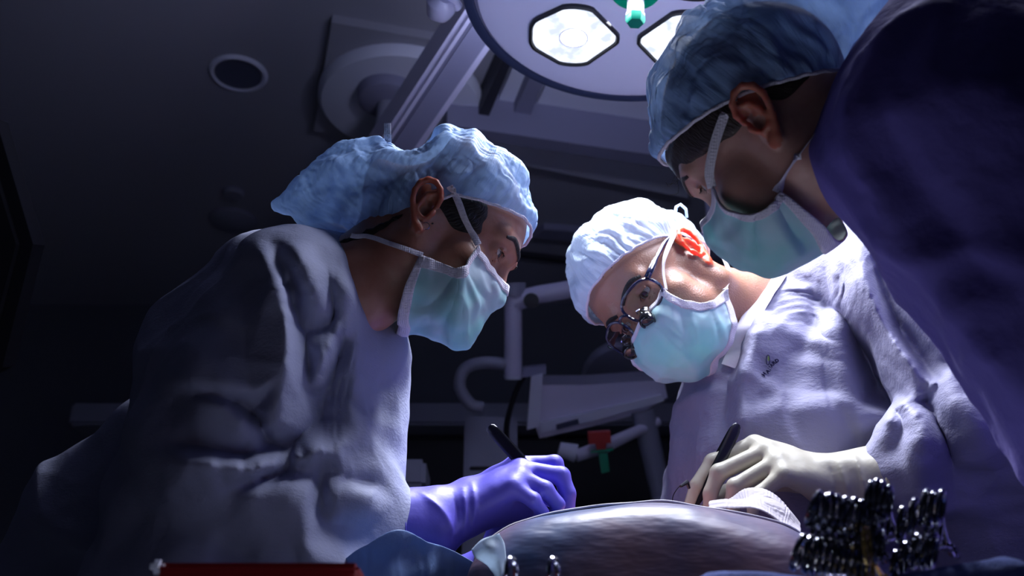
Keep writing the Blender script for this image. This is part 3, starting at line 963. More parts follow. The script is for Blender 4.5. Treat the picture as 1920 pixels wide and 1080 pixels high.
def head_field(H, ear_k=1.0, lo=(-.5, -.5, -1.6), hi=(.5, .5, .16), fine=.0021, coarse=.022, jaw=1.0, chin=1.0, dent=()):
    F = Field(axis_grid(lo[0], hi[0], -.112, .128, fine, coarse),
              axis_grid(lo[1], hi[1], -.100, .100, fine, coarse),
              axis_grid(lo[2], hi[2], -.125, .10, fine * 1.05, coarse))
    F.ell(CR_C, CR_R, .02)
    F.ell((.034, 0, .048), (.062, .063, .060), .02)
    F.ell((.040, 0, -.020 * chin), (.052, .056, .074 * chin), .02)
    for a_, b_, r_ in dent: F.cone(a_, b_, r_, r_, .02, sub=True)
    for y in (-1, 1):
        F.cone((.0, y * .048 * jaw, -.050 * chin), (.062, y * .014, -.084 * chin), .020, .018, .022)
        F.cone((-.002, y * .056, -.008), (.0, y * .052 * jaw, -.053 * chin), .020, .019, .022)
        F.ell((.056, y * .043, -.012), (.024, .022, .018), .018)
        F.ell((.050, y * .036, -.046 * chin), (.027, .026, .026), .018)
        F.ell((.048, y * .062, .03), (.03, .014, .03), .02, sub=False) if False else None
        F.cone((.0925, y * .012, .037), (.077, y * .044, .041), .0115, .010, .012)
    F.ell((.070, 0, -.088 * chin), (.016, .019, .014), .016)
    for y in (-1, 1):
        F.ell((.101, y * .032, .0175), (.015, .021, .0145), .012, sub=True)
    F.cone((.092, 0, .022), (.107, 0, -.014), .0085, .0095, .010)
    F.ell((.105, 0, -.018), (.010, .010, .009), .006)
    for y in (-1, 1):
        F.ell((.098, y * .0125, -.020), (.010, .0075, .008), .005)
        # lids: a shell over the eyeball with an almond opening
        e = EYE * (1, y, 1)
        F.ell(e + (.0004, 0, .0), (.0148, .0160, .0142), .004)
        F.cone(e + (.0120, y * .0095, -.0010), e + (.0140, -y * .0090, -.0020), .0046, .0044, .0010, sub=True)
        F.ell(e, (.0126, .0126, .0126), .0005, sub=True)
        F.cone(e + (.0125, y * .012, .0015), e + (.0150, -y * .002, .0075), .0016, .0024, .003)
    F.ell((.092, 0, -.050 * chin), (.010, .023, .0055), .006)
    F.ell((.091, 0, -.060 * chin), (.010, .020, .0055), .006)
    F.cone((.102, .020, -.055 * chin), (.102, -.020, -.055 * chin), .0015, .0015, .002, sub=True)
    # ears
    for y in (-1, 1):
        c = np.array((-.004, y * .0765, .002))
        a = np.array((.97, y * .24, .0)); b = np.array((-.17, y * .10, .98)); n = np.cross(a, b) * (-y if np.cross((1, 0, 0), (0, 0, 1))[1] * -y < 0 else y)
        n = np.array((-.30, y * .95, -.06)); n /= np.linalg.norm(n)
        q = lambda u, v, h: c + (u * a + v * b + h * n) * .001 * ear_k
        F.chain([q(-14, 20, 1), q(-10, 0, 1), q(-2, -14, 0), q(2, -24, 1)], [.009 * ear_k, .008 * ear_k, .006 * ear_k, .004 * ear_k], .006, sq=(n, 2.6))
        F.chain([q(2, 20, 0), q(-6, 8, 0)], [.010 * ear_k, .010 * ear_k], .006, sq=(n, 2.6))
        F.chain([q(5, 1, 1), q(10, 8, 2), q(11, 17, 4), q(7, 26, 7), q(-1, 31, 9), q(-10, 29, 11), q(-17, 21, 12), q(-19, 10, 12),
                 q(-17, 0, 11), q(-13, -9, 9), q(-8, -17, 7), q(-3, -24, 5)],
                [.0022, .0026, .003, .0032, .0034, .0036, .0036, .0034, .0032, .0032, .0038, .0050], .0022)
        F.chain([q(-1, -25, 4), q(2, -27, 4)], [.0068, .0058], .004, sq=(n, 1.5))
        F.chain([q(2, 20, 4), q(-5, 15, 6), q(-8, 6, 7), q(-8, -3, 7), q(-4, -11, 6), q(3, -13, 4)], [.0030, .0030, .0032, .0032, .0034, .0030], .0026)
        F.ell(q(0, -3, 5), np.array((.0068, .0068, .0068)) * ear_k, .003, sub=True)
        F.ell(q(2, 8, 5), np.array((.0050, .0050, .0045)) * ear_k, .003, sub=True)
        F.cone(q(9, -1, 3), q(7, -7, 4), .0036, .0034, .003)
    return F


def make_eyes(H, parent, near=0):
    for y in (-1, 1):
        c = EYE * (1, y, 1)
        look = np.array((1, 0, -.22)); look = look / np.linalg.norm(look)
        m = MB().lathe([(.0122 * math.sin(t), .0122 * math.cos(t)) for t in np.linspace(.0, math.pi, 18)], (0, 0, 0), look, 28)
        o = mesh_obj('eye', H.w(np.array(m.V) + c), m.F, M['eye'], parent, label=None)
        ir = MB().lathe([(r, .0124 * math.cos(math.asin(r / .0124)) + .0004) for r in (.0, .002, .004, .0055)], (0, 0, 0), look, 24)
        io = mesh_obj('iris', H.w(np.array(ir.V) + c), ir.F, M['iris'], o)
        io.parent = o


def person_body(H, neck, torso, mat_, parent, rel=.8, ear=None, **kw):
    """neck, torso: lists of chains [(world point, r), ...]"""
    allp = np.array([q for ch in neck + torso for q, _ in ch])
    allp = np.vstack([allp, H.p])
    l = H.loc(allp)
    F = head_field(H, lo=l.min(0) - .22, hi=np.maximum(l.max(0) + .22, (.15, .12, .16)), **kw)
    for chs, k, f in ((neck, .03, 1), (torso, .04, rel)):
        for ch in chs:
            for (a, ra), (b, rb) in zip(ch[:-1], ch[1:]):
                F.cone(H.loc(a)[0], H.loc(b)[0], ra * f / H.s, rb * f / H.s, k)
    V, Q = F.mesh()
    V = smooth_mesh(V, Q, 1, .35)
    o = mesh_obj('body', H.w(V), Q, [mat_, ear or mat_], parent)
    c = V[Q].mean(1)
    is_ear = (np.abs(c[:, 1]) > .0785) & (np.abs(c[:, 0] + .006) < .032) & (c[:, 2] > -.034) & (c[:, 2] < .046)
    o.data.polygons.foreach_set('material_index', is_ear.astype(np.int32))
    return o


def face_hit(H, tree, y, z, lift=.0006):
    o = H.w((.3, y, z))[0]
    h = tree.ray_cast(Vector(o), Vector(-H.R[:, 0]))
    return np.array(h[0]) + H.R[:, 0] * lift


def boundary_loops(V, Q):
    h = {}
    for q in Q:
        for i in range(4):
            a, b = int(q[i]), int(q[(i + 1) % 4])
            h[(a, b)] = 1
    nxt = {}
    for (a, b) in h:
        if (b, a) not in h: nxt[a] = b
    loops = []
    while nxt:
        s0, c = next(iter(nxt.items())); lp = [s0]; del nxt[s0]
        while c in nxt and c != s0:
            lp.append(c); d = nxt[c]; del nxt[c]; c = d
        loops.append(lp)
    return sorted(loops, key=len, reverse=True)


def keep_faces(V, Q, m):
    Q = Q[m[Q].all(1)]
    u = np.unique(Q); r = np.full(len(V), -1); r[u] = np.arange(len(u))
    return V[u], r[Q]


def behind_ear(V, lim=.0788):
    V = V.copy()
    w = np.exp(-((V[:, 0] + .010) / .030) ** 4 - ((V[:, 2] - .006) / .042) ** 4)
    t = np.sign(V[:, 1]) * np.minimum(np.abs(V[:, 1]), lim)
    V[:, 1] = V[:, 1] * (1 - w) + t * w
    return V


def make_cap(H, parent, blobs, halves, mat_, seed=3, infl=.010, grow=.9, stretch=.14, out=.012, bound=None, freq=20, rimw=.026, fine=.0038, bend=.06, specs=(), cr=1.0, lim=.0788, carve=()):
    """blobs: (local point, r) chains; halves: list of (point, normal) half spaces whose union is kept"""
    pts = [q for ch in blobs for q, _ in ch]
    lo = np.minimum(np.min(pts, 0) - .09, (-.13, -.11, -.06)); hi = np.maximum(np.max(pts, 0) + .09, (.13, .11, .17))
    F = Field(*[np.arange(l, h, fine) for l, h in zip(lo, hi)])
    F.ell(CR_C, CR_R + infl, .02)
    F.ell((.036, 0, .050), np.array((.062, .063, .060)) + infl, .02)
    for ch in blobs: F.chain([q for q, _ in ch], [r for _, r in ch], .022)
    for a_, b_, r_ in carve: F.cone(a_, b_, r_, r_, .014, sub=True)
    X, Y, Z = F.grids(tuple(slice(None) for _ in range(3)))
    hs = None
    for p, n in halves:
        n = np.array(n, float); n /= np.linalg.norm(n)
        d = -((X - p[0]) * n[0] + (Y - p[1]) * n[1] + (Z - p[2]) * n[2])
        hs = d if hs is None else np.minimum(hs, d)
    # close to the elastic the cap hugs the head
    rr = np.clip(-hs, 0, None)
    G = Field(*F.ax); G.ell(CR_C, CR_R, .02); G.ell((.036, 0, .050), (.062, .063, .060), .02)
    hug = G.D - (.0035 + grow * np.sqrt(np.maximum(rr, 0) * .004) * 1.6 + np.clip(rr - rimw, 0, None) * 3)
    front = (X * np.ones_like(F.D)) > -.055
    F.D = np.where(front & (rr < rimw * 2), smax(F.D, hug, .006), F.D)
    F.D = np.maximum(F.D, hs.astype(np.float32))
    V, Q = F.mesh()
    n_ = []
    for p, n in halves:
        n = np.array(n, float); n /= np.linalg.norm(n); n_.append((V - p) @ n)
    d = np.max(n_, axis=0)
    V, Q = keep_faces(V, Q, d > fine * .45)
    n_ = [(V - p) @ (np.array(n, float) / np.linalg.norm(n)) for p, n in halves]
    d = np.max(n_, axis=0)
    mask = np.clip(d / .02, .15, 1)
    V = smooth_mesh(V, Q, 2, .5)
    V1 = crumple(V, Q, stretch, 170, out, .004, bend, seed, .004, freq, None, mask)
    # gathered pleats running away from the elastic
    N = normals(V, Q)
    ang = np.arctan2(V[:, 1], V[:, 0] + .01)
    rs = np.random.RandomState(seed)
    pl = sum(np.sin(ang * k + rs.uniform(0, 6)) for k in (43, 59, 71)) / 3
    wob = noise3(V, 14, seed)
    pl2 = np.sin(ang * 31 + 3 * wob) * .6 + np.sin(ang * 47 + 4 * wob + 1) * .5
    V1 = V1 + N * (.0030 * pl * np.exp(-np.abs(d - .008) / .012) + .0022 * pl2 * np.exp(-np.abs(d - .03) / .030))[:, None]
    V1 = behind_ear(V1, lim)
    W = H.w(V1)
    W = W + normals(W, Q) * cr * ((.0045 * creases(W, 8, seed) + .003 * creases(W, 17, seed + 1)) * mask * (1 - np.exp(-((V[:, 0] + .010) / .032) ** 4 - ((V[:, 2] - .006) / .044) ** 4)))[:, None]
    if len(specs): W = folds(W, Q, specs)
    o = mesh_obj('cap', W, Q, mat_, parent)
    fa = o.data.attributes.new('flow', 'FLOAT_VECTOR', 'POINT')
    if len(o.data.vertices) == len(V): fa.data.foreach_set('vector', np.stack([ang * .08, d + 0 * d, 0 * d], 1).astype(np.float32).ravel())
    subsurf(o)
    lp = boundary_loops(V1, Q)[0]
    L = V1[lp]
    for _ in range(3): L = (L + np.roll(L, 1, 0) + np.roll(L, -1, 0)) / 3
    m = MB().tube(H.w(L)[::2], .0021, 8, closed=True)
    m.obj('elastic_edge', M['mask_trim'], o)
    return o


def make_hair(H, parent, halves, mat_, bun=None, infl=.0035, nape=None, under=None, xmax=None):
    F = Field(*[np.arange(a, b, .0036) for a, b in ((-.24, .12), (-.11, .11), (-.12, .16))])
    F.ell(CR_C, CR_R + infl, .02)
    F.ell((.034, 0, .048), np.array((.062, .063, .060)) + infl - .001, .02)
    if bun: F.ell(bun[0], bun[1], .02)
    if nape: F.chain([(-.045, 0, -.012), (-.058, 0, -.055)], [.068, nape], .02)
    X, Y, Z = F.grids(tuple(slice(None) for _ in range(3)))
    hs = None
    for p, n in halves:
        n = np.array(n, float); n /= np.linalg.norm(n)
        d = -((X - p[0]) * n[0] + (Y - p[1]) * n[1] + (Z - p[2]) * n[2])
        hs = d if hs is None else np.minimum(hs, d)
    F.D = smax(F.D, hs.astype(np.float32) * np.ones_like(F.D), .006)
    if under:                                    # only what shows below the elastic, and a finger's breadth beneath the cap
        up = None
        for p, n in under:
            n = np.array(n, float); n /= np.linalg.norm(n)
            d = ((X - p[0]) * n[0] + (Y - p[1]) * n[1] + (Z - p[2]) * n[2]) - .006
            up = d if up is None else np.maximum(up, d)
        F.D = np.maximum(F.D, up.astype(np.float32))
    if xmax is not None: F.D = smax(F.D, (X - xmax + .25 * (Z - .06)).astype(np.float32) * np.ones_like(F.D), .012)
    V, Q = F.mesh()
    V = smooth_mesh(V, Q, 2)
    ang = V[:, 2] * 260 + V[:, 0] * 60
    V += normals(V, Q) * (.0006 * np.sin(ang * 1.6 + 2 * noise3(V, 12, 5)))[:, None]
    return mesh_obj('hair', H.w(behind_ear(V, .0785)), Q, mat_, parent)


def ribbon(pts, w, t, mat_, name, parent, up, n=40, label=None):
    """flat woven tape through world points"""
    p = spline(np.array(pts, float), n)
    m = MB().tube(p, w / 2, 10, flat=(1, t / w), up=up)
    return m.obj(name, mat_, parent, label=label)


def tape(trees, px, w, name, parent, upv, lift=.0025, m=None, n=34):
    p = snap(trees, px, lift, n)
    for _ in range(3): p[1:-1] = (p[:-2] + p[1:-1] * 2 + p[2:]) / 4
    mb = MB().tube(p, w / 2, 10, flat=(1, .14), up=upv)
    return mb.obj(name, m or M['mask_trim'], parent)


def make_mask(H, parent, rows, pleats, body, seed=2, farw=1.0):
    """rows: near half, from the middle of the face to the near side, as local points"""
    net = []
    for r in rows:
        r = [np.array(q) for q in r]
        far = [q * (1, -farw, 1) for q in r[::-1]][:-1]
        net.append(far + r)
    V, Q = patch(net, 60, 90)
    # pleats: three folds running across the mask
    N = normals(V, Q)
    if (N @ np.array((1, 0, -.3))).mean() < 0:
        Q = Q[:, ::-1]; N = -N
    u = np.repeat(np.linspace(0, 1, 60), 90); v = np.tile(np.linspace(0, 1, 90), 60)
    edge = np.clip(np.minimum(v, 1 - v) * 8, 0, 1)
    s3 = (u * 3.5 + .25) % 1
    V = V + N * (.0016 * (s3 ** 2 - .3) * np.clip(1 - np.abs(2 * v - 1) * .6, 0, 1))[:, None]
    V = V + N * (.0022 * noise3(V, 16, seed) + .0012 * noise3(V, 34, seed + 4))[:, None]
    W = H.w(V)
    W = folds(W, Q, pleats)
    W = W + normals(W, Q) * (.0035 * creases(W, 9, seed) + .002 * creases(W, 18, seed + 1))[:, None]
    W = crumple(W, Q, .05, 60, .005, .003, .10, seed, .001, 30)
    # the cloth lies outside the face
    tree = bvh(body)[0]
    c0 = H.w((.025, 0, -.025))[0]
    push = np.zeros(len(W))
    for i, w in enumerate(W):
        d = w - c0; L_ = np.linalg.norm(d); d /= L_
        h = tree.ray_cast(Vector(c0), Vector(d), .2)
        if h[0] is not None and h[3] + .0028 > L_: push[i] = h[3] + .0028 - L_
    g = push.reshape(60, 90)
    W = W + ((W - c0) / np.linalg.norm(W - c0, axis=1)[:, None]) * push[:, None]
    W = smooth_mesh(W, Q, 1, .3)
    o = mesh_obj('face_mask', W, Q, M['mask'], parent)
    solidify(o, .0012); subsurf(o)
    Ng = normals(W, Q)
    G = W.reshape(60, 90, 3); NG = Ng.reshape(60, 90, 3)
    def strip(g, ng, name):
        a, b = g.shape[:2]
        vv = (g + ng * .0011).reshape(-1, 3)
        ff = np.array([(i * b + j, i * b + j + 1, (i + 1) * b + j + 1, (i + 1) * b + j) for i in range(a - 1) for j in range(b - 1)])
        if Q[0][0] != 0: ff = ff[:, ::-1]
        s_ = mesh_obj(name, vv, ff, M['mask_trim'], o); solidify(s_, .0022); return s_
    strip(G[0:5], NG[0:5], 'binding'); strip(G[-5:], NG[-5:], 'binding')
    strip(G[:, 0:7], NG[:, 0:7], 'binding'); strip(G[:, -7:], NG[:, -7:], 'binding')
    return o


def make_glove(name, parent, wrist, cuff, knuckles, fingers, thumb, mat_, rim=None, rf=.0098, wr=.030, cr=.045, label=None, folds_=(), palm=.013, fine=.0026, palmx=None):
    pts = np.array([q for q, _ in cuff] + [wrist] + knuckles + [q for f in fingers for q in f] + list(thumb))
    lo = pts.min(0) - .07; hi = pts.max(0) + .07
    F = Field(*[np.arange(a, b, fine) for a, b in zip(lo, hi)])
    cc = [c for c, _ in cuff]; cr_ = [r for _, r in cuff]
    F.chain(cc + [wrist], cr_ + [wr], .014)
    wid = [.0, .3, .7, 1.0]
    side = (knuckles[3] - knuckles[0]); side = side / np.linalg.norm(side)
    for i, k in enumerate(knuckles):
        w0 = wrist + side * (wid[i] - .5) * .034
        F.cone(w0, k, wr * .62, palm, .016)
    for i in range(3):
        F.cone(knuckles[i], knuckles[i + 1], palm * .8, palm * .8, .008)
        F.cone((wrist * .4 + knuckles[i] * .6), (wrist * .4 + knuckles[i + 1] * .6), palm * 1.2, palm * 1.2, .012)
    if palmx is not None: F.cone(wrist, palmx, wr * .8, .022, .016)
    for i, f in enumerate(fingers):
        s_ = (1, 1.04, .98, .86)[i]
        F.chain([knuckles[i]] + list(f), [palm * .95, rf * 1.12 * s_, rf * s_, rf * .84 * s_][:len(f) + 1], .0028)
        F.ell(f[0], np.array((1, 1, 1)) * rf * 1.16 * s_, .004)
    F.chain([wrist * .6 + thumb[0] * .4] + list(thumb), [.020, .0165, .0125, .0118, .0098][:len(thumb) + 1], .008)
    V, Q = F.mesh()
    # cut the cuff end open
    c0 = cc[0]; ax = (cc[1] if len(cc) > 1 else wrist) - c0; ax = ax / np.linalg.norm(ax)
    V, Q = keep_faces(V, Q, ((V - c0) @ ax) > 0)
    V = smooth_mesh(V, Q, 2, .5)
    t = (V - c0) @ ax; Lc = np.linalg.norm(wrist - c0)
    m = np.clip(1 - t / (Lc * 1.25), 0, 1); m = np.clip(m * 2.5, .12, 1)
    V1 = crumple(V, Q, .10, 90, .0055, .003, .2, 5, .002, 22, (ax, .25), m)
    V1 = folds(V1, Q, folds_)
    V1 = smooth_mesh(V1, Q, 1, .4)
    o = mesh_obj(name, V1, Q, mat_, parent, label=label)
    subsurf(o)
    lp = boundary_loops(V1, Q)[0]
    L = V1[lp]
    for _ in range(4): L = (L + np.roll(L, 1, 0) + np.roll(L, -1, 0)) / 3
    MB().tube(L[::2], .0016 if rim is None else .003, 8, closed=True).obj('rolled_cuff', rim or mat_, o)
    return o


def make_gown(parent, chains, holes, mat_, specs, seed=1, fine=.0085, k=.045, stretch=.10, out=.016, aniso=None, freq=9, name='gown', bend=.12, it=140, cuts=(), rel=None, calm=(), crease_amp=.007):
    pts = np.array([q for ch in chains for q, _ in ch]); rm = max(r for ch in chains for _, r in ch)
    lo = pts.min(0) - rm - .05; hi = pts.max(0) + rm + .05
    F = Field(*[np.arange(a, b, fine) for a, b in zip(lo, hi)])
    for ch in chains: F.chain([q for q, _ in ch], [r for _, r in ch], k)
    for a, b, ra, rb in holes: F.cone(a, b, ra, rb, .012, sub=True)
    V, Q = F.mesh()
    for p, n in cuts:
        n = np.array(n, float)
        V, Q = keep_faces(V, Q, ((V - p) @ n > 0))
    V = smooth_mesh(V, Q, 2, .5)
    mk = np.ones(len(V))
    for p, r in calm: mk = np.minimum(mk, np.clip((np.linalg.norm(V - p, axis=1) - r * .5) / r, .1, 1))
    V = crumple(V, Q, stretch, it, out, out * .5, bend, seed, .004, freq, aniso, mk)
    V = folds(V, Q, specs)
    if rel:
        V = relief(V, Q, rel[0], rel[1])
        V = smooth_mesh(V, Q, 1, .15)
        V = crumple(V, Q, .05, 50, .005, .003, .08, seed + 3, .001, 26, None, mk)
    V = V + normals(V, Q) * ((crease_amp * creases(V, 3.2, seed) + crease_amp * .55 * creases(V, 7.5, seed + 1)) * mk)[:, None]
    o = mesh_obj(name, V, Q, mat_, parent)
    subsurf(o)
    return o

# ---- left surgeon (seen from her right side)
def pitched(R, c, k, deg, s):
    t = math.radians(deg)
    return np.array(R) @ np.array([[math.cos(t), 0, math.sin(t)], [0, 1, 0], [-math.sin(t), 0, math.cos(t)]]), np.array(c) * k, s * k


def yawed(Rcs, deg):
    R, c, s = Rcs; t = math.radians(deg)
    return R @ np.array([[math.cos(t), -math.sin(t), 0], [math.sin(t), math.cos(t), 0], [0, 0, 1]]), c, s


RA = [[0.8747, -0.1817, 0.4493], [-0.0049, 0.9236, 0.3832], [-0.4847, -0.3374, 0.807]]
HA = Head(*yawed(pitched(RA, (-0.1125, 1.4006, 0.0612), .955, 5, 1.105), -4))
ga = [
    [(P(648, 545, 1.37), .058), (P(560, 600, 1.375), .112), (P(505, 750, 1.345), .153), (P(480, 950, 1.30), .160), (P(430, 1250, 1.22), .18)],
    [(P(640, 560, 1.50), .070), (P(600, 640, 1.50), .115), (P(560, 900, 1.45), .135)],
    [(P(632, 505, 1.37), .046), (P(650, 560, 1.365), .044), (P(645, 620, 1.36), .052), (P(635, 700, 1.355), .066)],
    [(P(645, 575, 1.36), .044), (P(635, 700, 1.355), .066), (P(630, 800, 1.35), .066), (P(615, 960, 1.32), .068)],
    [(P(480, 535, 1.38), .055), (P(400, 650, 1.38), .09)],
    [(P(600, 535, 1.33), .050), (P(545, 545, 1.27), .066), (P(480, 690, 1.235), .075), (P(415, 850, 1.22), .080)],
    [(P(415, 850, 1.22), .080), (P(540, 930, 1.24), .072), (P(650, 960, 1.262), .055), (P(728, 984, 1.28), .027), (P(785, 985, 1.29), .020)],
]
hipA = P(430, 1250, 1.22)
A = thing('person', 'person with blue bouffant cap, mint mask and violet gloves bending in from the left', 'person', (hipA[0], hipA[1], 0))
def legs(hip, dx=(0, .1)):
    out = []
    for s_ in (-1, 1):
        o = np.array((dx[0] * s_, dx[1] * s_, 0))
        h = hip + o; z = lambda v: np.array((h[0], h[1], v))
        out.append([(z(hip[2] - .05), .10), (z(.5), .068), (z(.12), .05)])
        out.append([(z(.055), .05), (z(.045) + (.11 if hip[0] < 0 else -.11, 0, 0), .045)])
    return out
armsA = [[(P(560, 560, 1.27), .055), (P(415, 850, 1.22), .050), (P(640, 950, 1.26), .036), (P(742, 980, 1.285), .030), (P(870, 950, 1.325), .026)]]
bodyA = person_body(HA, [[(HA.w((-.022, 0, -.03))[0], .056), (HA.w((-.035, 0, -.10))[0], .054), (P(648, 530, 1.37), .056)]],
                    [ga[0][1:], ga[1]] + armsA + legs(hipA), M['skin_a'], A, ear=M['ear_a'], chin=.84, dent=[(HA.wl(768, 234, 1.24), HA.wl(768, 234, 1.46), .050)])
make_eyes(HA, A)
M_brow = M['hair_dark']
def brow(H, parent, body, m=None, y=1, t=1.0):
    tree = bvh(body)[0]
    for yy in (-1, 1):
        mb = MB()
        p = np.array([face_hit(H, tree, yy * a, b) for a, b in spline([(.010, .0365, 0), (.024, .0420, 0), (.040, .0440, 0), (.052, .0370, 0)], 16)[:, :2]])
        mb.tube(p, [.0010 + .0019 * t * math.sin(math.pi * (i + 3) / 20) for i in range(16)], 8, flat=(1.3, .5), up=H.R[:, 2])
        mb.obj('eyebrow', m or M['hair_dark'], parent)
        # lashes
        mb = MB()
        for i in range(13):
            a = -1 + 2 * i / 12
            e = EYE * (1, yy, 1)
            b = e + np.array((.0146 - .0038 * a * a, a * .0100, .0034 - .0036 * a * a))
            tip = b + np.array((.0040, a * .0030, -.0030))
            mb.tube(H.w(np.array([b, (b + tip) / 2 + (0, 0, -.0012), tip])), [.00035, .00025, .0001], 4)
        mb.obj('eyelashes', M['hair_dark'], parent)
brow(HA, A, bodyA)
LA = HA.L
def plane_from(H, a, b, keep):
    """half space whose edge runs through two local points, square across the head"""
    d = b - a; n = np.array((-d[2], 0, d[0])); n /= np.linalg.norm(n)
    if (np.array(keep) - a) @ n < 0: n = -n
    return (a, tuple(n))
rimA = LA(851, 366, -.086)
hvA = [plane_from(HA, rimA, LA(992, 449, 0), (0, 0, .14)), plane_from(HA, rimA, LA(648, 462, -.035), (-.08, 0, .12))]
capA = make_cap(HA, A, [
    [(HA.wl(865, 340, 1.335), .046), (HA.wl(900, 360, 1.335), .050)],
    [(HA.wl(790, 352, 1.345), .030), (HA.wl(715, 345, 1.345), .041), (HA.wl(650, 352, 1.345), .042), (HA.wl(585, 378, 1.345), .024), (HA.wl(520, 384, 1.345), .008)],
    [(HA.wl(690, 390, 1.345), .045), (HA.wl(625, 425, 1.345), .022)],
    [(HA.wl(655, 288, 1.345), .010), (HA.wl(700, 292, 1.345), .010)],
], hvA, M['cap'], seed=3, lim=.0808, carve=[(HA.wl(770, 236, 1.24), HA.wl(770, 236, 1.46), .034)], infl=.006, out=.007, cr=.75, specs=[([(852, 358), (818, 318), (778, 284), (760, 262)], .010, -.002), ([(655, 272), (690, 310), (760, 335)], .008, .006), ([(560, 340), (620, 350), (720, 345)], .007, -.006), ([(640, 290), (600, 340), (540, 380)], .007, .006), ([(880, 262), (900, 300), (960, 380)], .006, .004)])
hrA = LA(858, 388, -.080)
hairA = make_hair(HA, A, [plane_from(HA, hrA, LA(938, 394, -.055), (0, 0, .14)), plane_from(HA, LA(836, 462, -.07), LA(690, 478, -.04), (-.08, 0, .12))], M['hair_dark'],
                  bun=(HA.wl(715, 365, 1.345), (.034, .034, .030)), nape=.050, infl=.003, under=hvA, xmax=LA(912, 400, -.07)[0])
rowsA = [
    [LA(948, 536, 0), LA(925, 512, -.026), LA(902, 482, -.052), LA(891, 457, -.070)],
    [LA(918, 590, 0), LA(903, 556, -.034), LA(884, 520, -.060), LA(872, 488, -.074)],
    [LA(872, 645, 0), LA(868, 600, -.040), LA(864, 550, -.063), LA(862, 503, -.075)],
    [LA(822, 628, 0), LA(822, 592, -.040), LA(826, 540, -.064), LA(826, 492, -.074)],
    [LA(748, 608, 0), LA(746, 588, -.030), LA(762, 532, -.058), LA(787, 476, -.074)],
]
mkA = make_mask(HA, A, rowsA, [
    ([(864, 505), (862, 550), (850, 600), (842, 628)], .005, .005),
    ([(866, 505), (890, 560), (893, 590)], .0045, .005),
    ([(862, 505), (820, 560), (790, 580)], .005, -.004),
    ([(862, 508), (845, 560), (820, 600)], .004, .004),
    ([(890, 480), (905, 530), (930, 570)], .004, .003),
    ([(868, 500), (900, 550), (925, 560)], .004, -.003),
], bodyA)
def near(H, pts, y): return [H.W(a, b, yy) for (a, b), yy in zip(pts, y)]
tA = bvh(bodyA, capA, hairA)
tape(tA, [(893, 462), (876, 420), (860, 385), (850, 362), (844, 350)], .0085, 'mask_tie', mkA, HA.R[:, 0], .004)
tape(tA, [(790, 478), (745, 462), (700, 449), (660, 444)], .0065, 'mask_tie', mkA, HA.R[:, 2], .004)
ribbon([P(728, 280, 1.34), P(727, 255, 1.338), P(726, 231, 1.34)], .0088, .0012, M['mask_trim'], 'tie_end', mkA, WR @ np.array((1., 0, 0)), 8)
kb = MB(); kb.lathe([(.0, -.006), (.007, -.004), (.010, 0), (.007, .004), (.0, .006)], P(727, 278, 1.34), (0, .2, 1), 12); kb.obj('tie_knot', M['cap'], mkA)
# ear jewellery
for (u, v) in ((797, 424), (810, 420)):
    c = snap(tA[:1], [(u, v), (u + .1, v)], .001, 2)[0]
    if u == 797:
        MB().tube([c + HA.R @ np.array((.0045 * math.cos(t), .0, .0045 * math.sin(t))) for t in np.linspace(0, 2 * math.pi, 20)[:-1]], .0007, 6, closed=True).obj('earring', M['silver'], A, label='thin silver hoop earring')
    else:
        MB().lathe([(.0, -.0016), (.0012, -.0012), (.0016, 0), (.0012, .0012), (.0, .0016)], c, HA.R[:, 1], 10).obj('earring', M['silver'], A, label='small silver ball stud')

relA = [
    ([(484, 457), (500, 490), (523, 522), (542, 587), (541, 651), (534, 705), (520, 755), (503, 802)], 0.043),
    ([(505, 452), (520, 480), (548, 590), (566, 640), (583, 700), (587, 745), (585, 790), (562, 835), (549, 858)], -0.020),
    ([(546, 452), (574, 526), (600, 572), (619, 608)], 0.025),
    ([(590, 452), (606, 500), (622, 560), (632, 590)], 0.005),
    ([(634, 490), (641, 548), (626, 622), (598, 692), (586, 716)], 0.027),
    ([(640, 640), (622, 700), (606, 760), (600, 815)], -0.018),
    ([(634, 462), (655, 520), (671, 592), (667, 655), (660, 730), (659, 782), (678, 830), (698, 880)], 0.030),
    ([(648, 455), (676, 520), (700, 600), (712, 700), (722, 800), (732, 880)], 0.000),
    ([(440, 480), (455, 560), (462, 640), (460, 690)], -0.015),
    ([(268, 700), (330, 712), (392, 720), (450, 728), (500, 742)], 0.025),
    ([(300, 735), (350, 740), (380, 742)], -0.005),
    ([(357, 745), (400, 752), (440, 768), (476, 800)], 0.025),
    ([(410, 742), (448, 762), (486, 795), (520, 838), (540, 868)], -0.033),
    ([(300, 830), (380, 845), (440, 856), (480, 852)], -0.015),
    ([(312, 858), (380, 868), (440, 876), (468, 882), (505, 870), (548, 862), (580, 850), (602, 841), (626, 846), (640, 870), (648, 892)], 0.043),
    ([(470, 905), (500, 895), (530, 884), (556, 876)], -0.018),
    ([(440, 915), (470, 926), (510, 912), (545, 898), (564, 884)], 0.022),
    ([(568, 890), (578, 940), (574, 1000), (568, 1060)], 0.027),
    ([(600, 880), (604, 920), (606, 935)], -0.007),
    ([(588, 945), (620, 925), (655, 915), (690, 925), (715, 945)], 0.020),
    ([(650, 896), (680, 905), (710, 915), (732, 935)], -0.015),
    ([(600, 965), (640, 975), (670, 990), (690, 1010)], -0.010),
    ([(610, 985), (650, 955), (690, 955), (720, 970)], 0.013),
    ([(420, 960), (470, 985), (520, 1000), (560, 1040)], 0.013),
    ([(400, 1000), (440, 1030), (480, 1060)], -0.013),
]
bordA = [(250, 690), (300, 600), (390, 490), (470, 440), (560, 436), (620, 448), (665, 470), (712, 540), (735, 640), (750, 740), (752, 860), (742, 930), (738, 1040), (600, 1090), (330, 1090), (240, 900)]
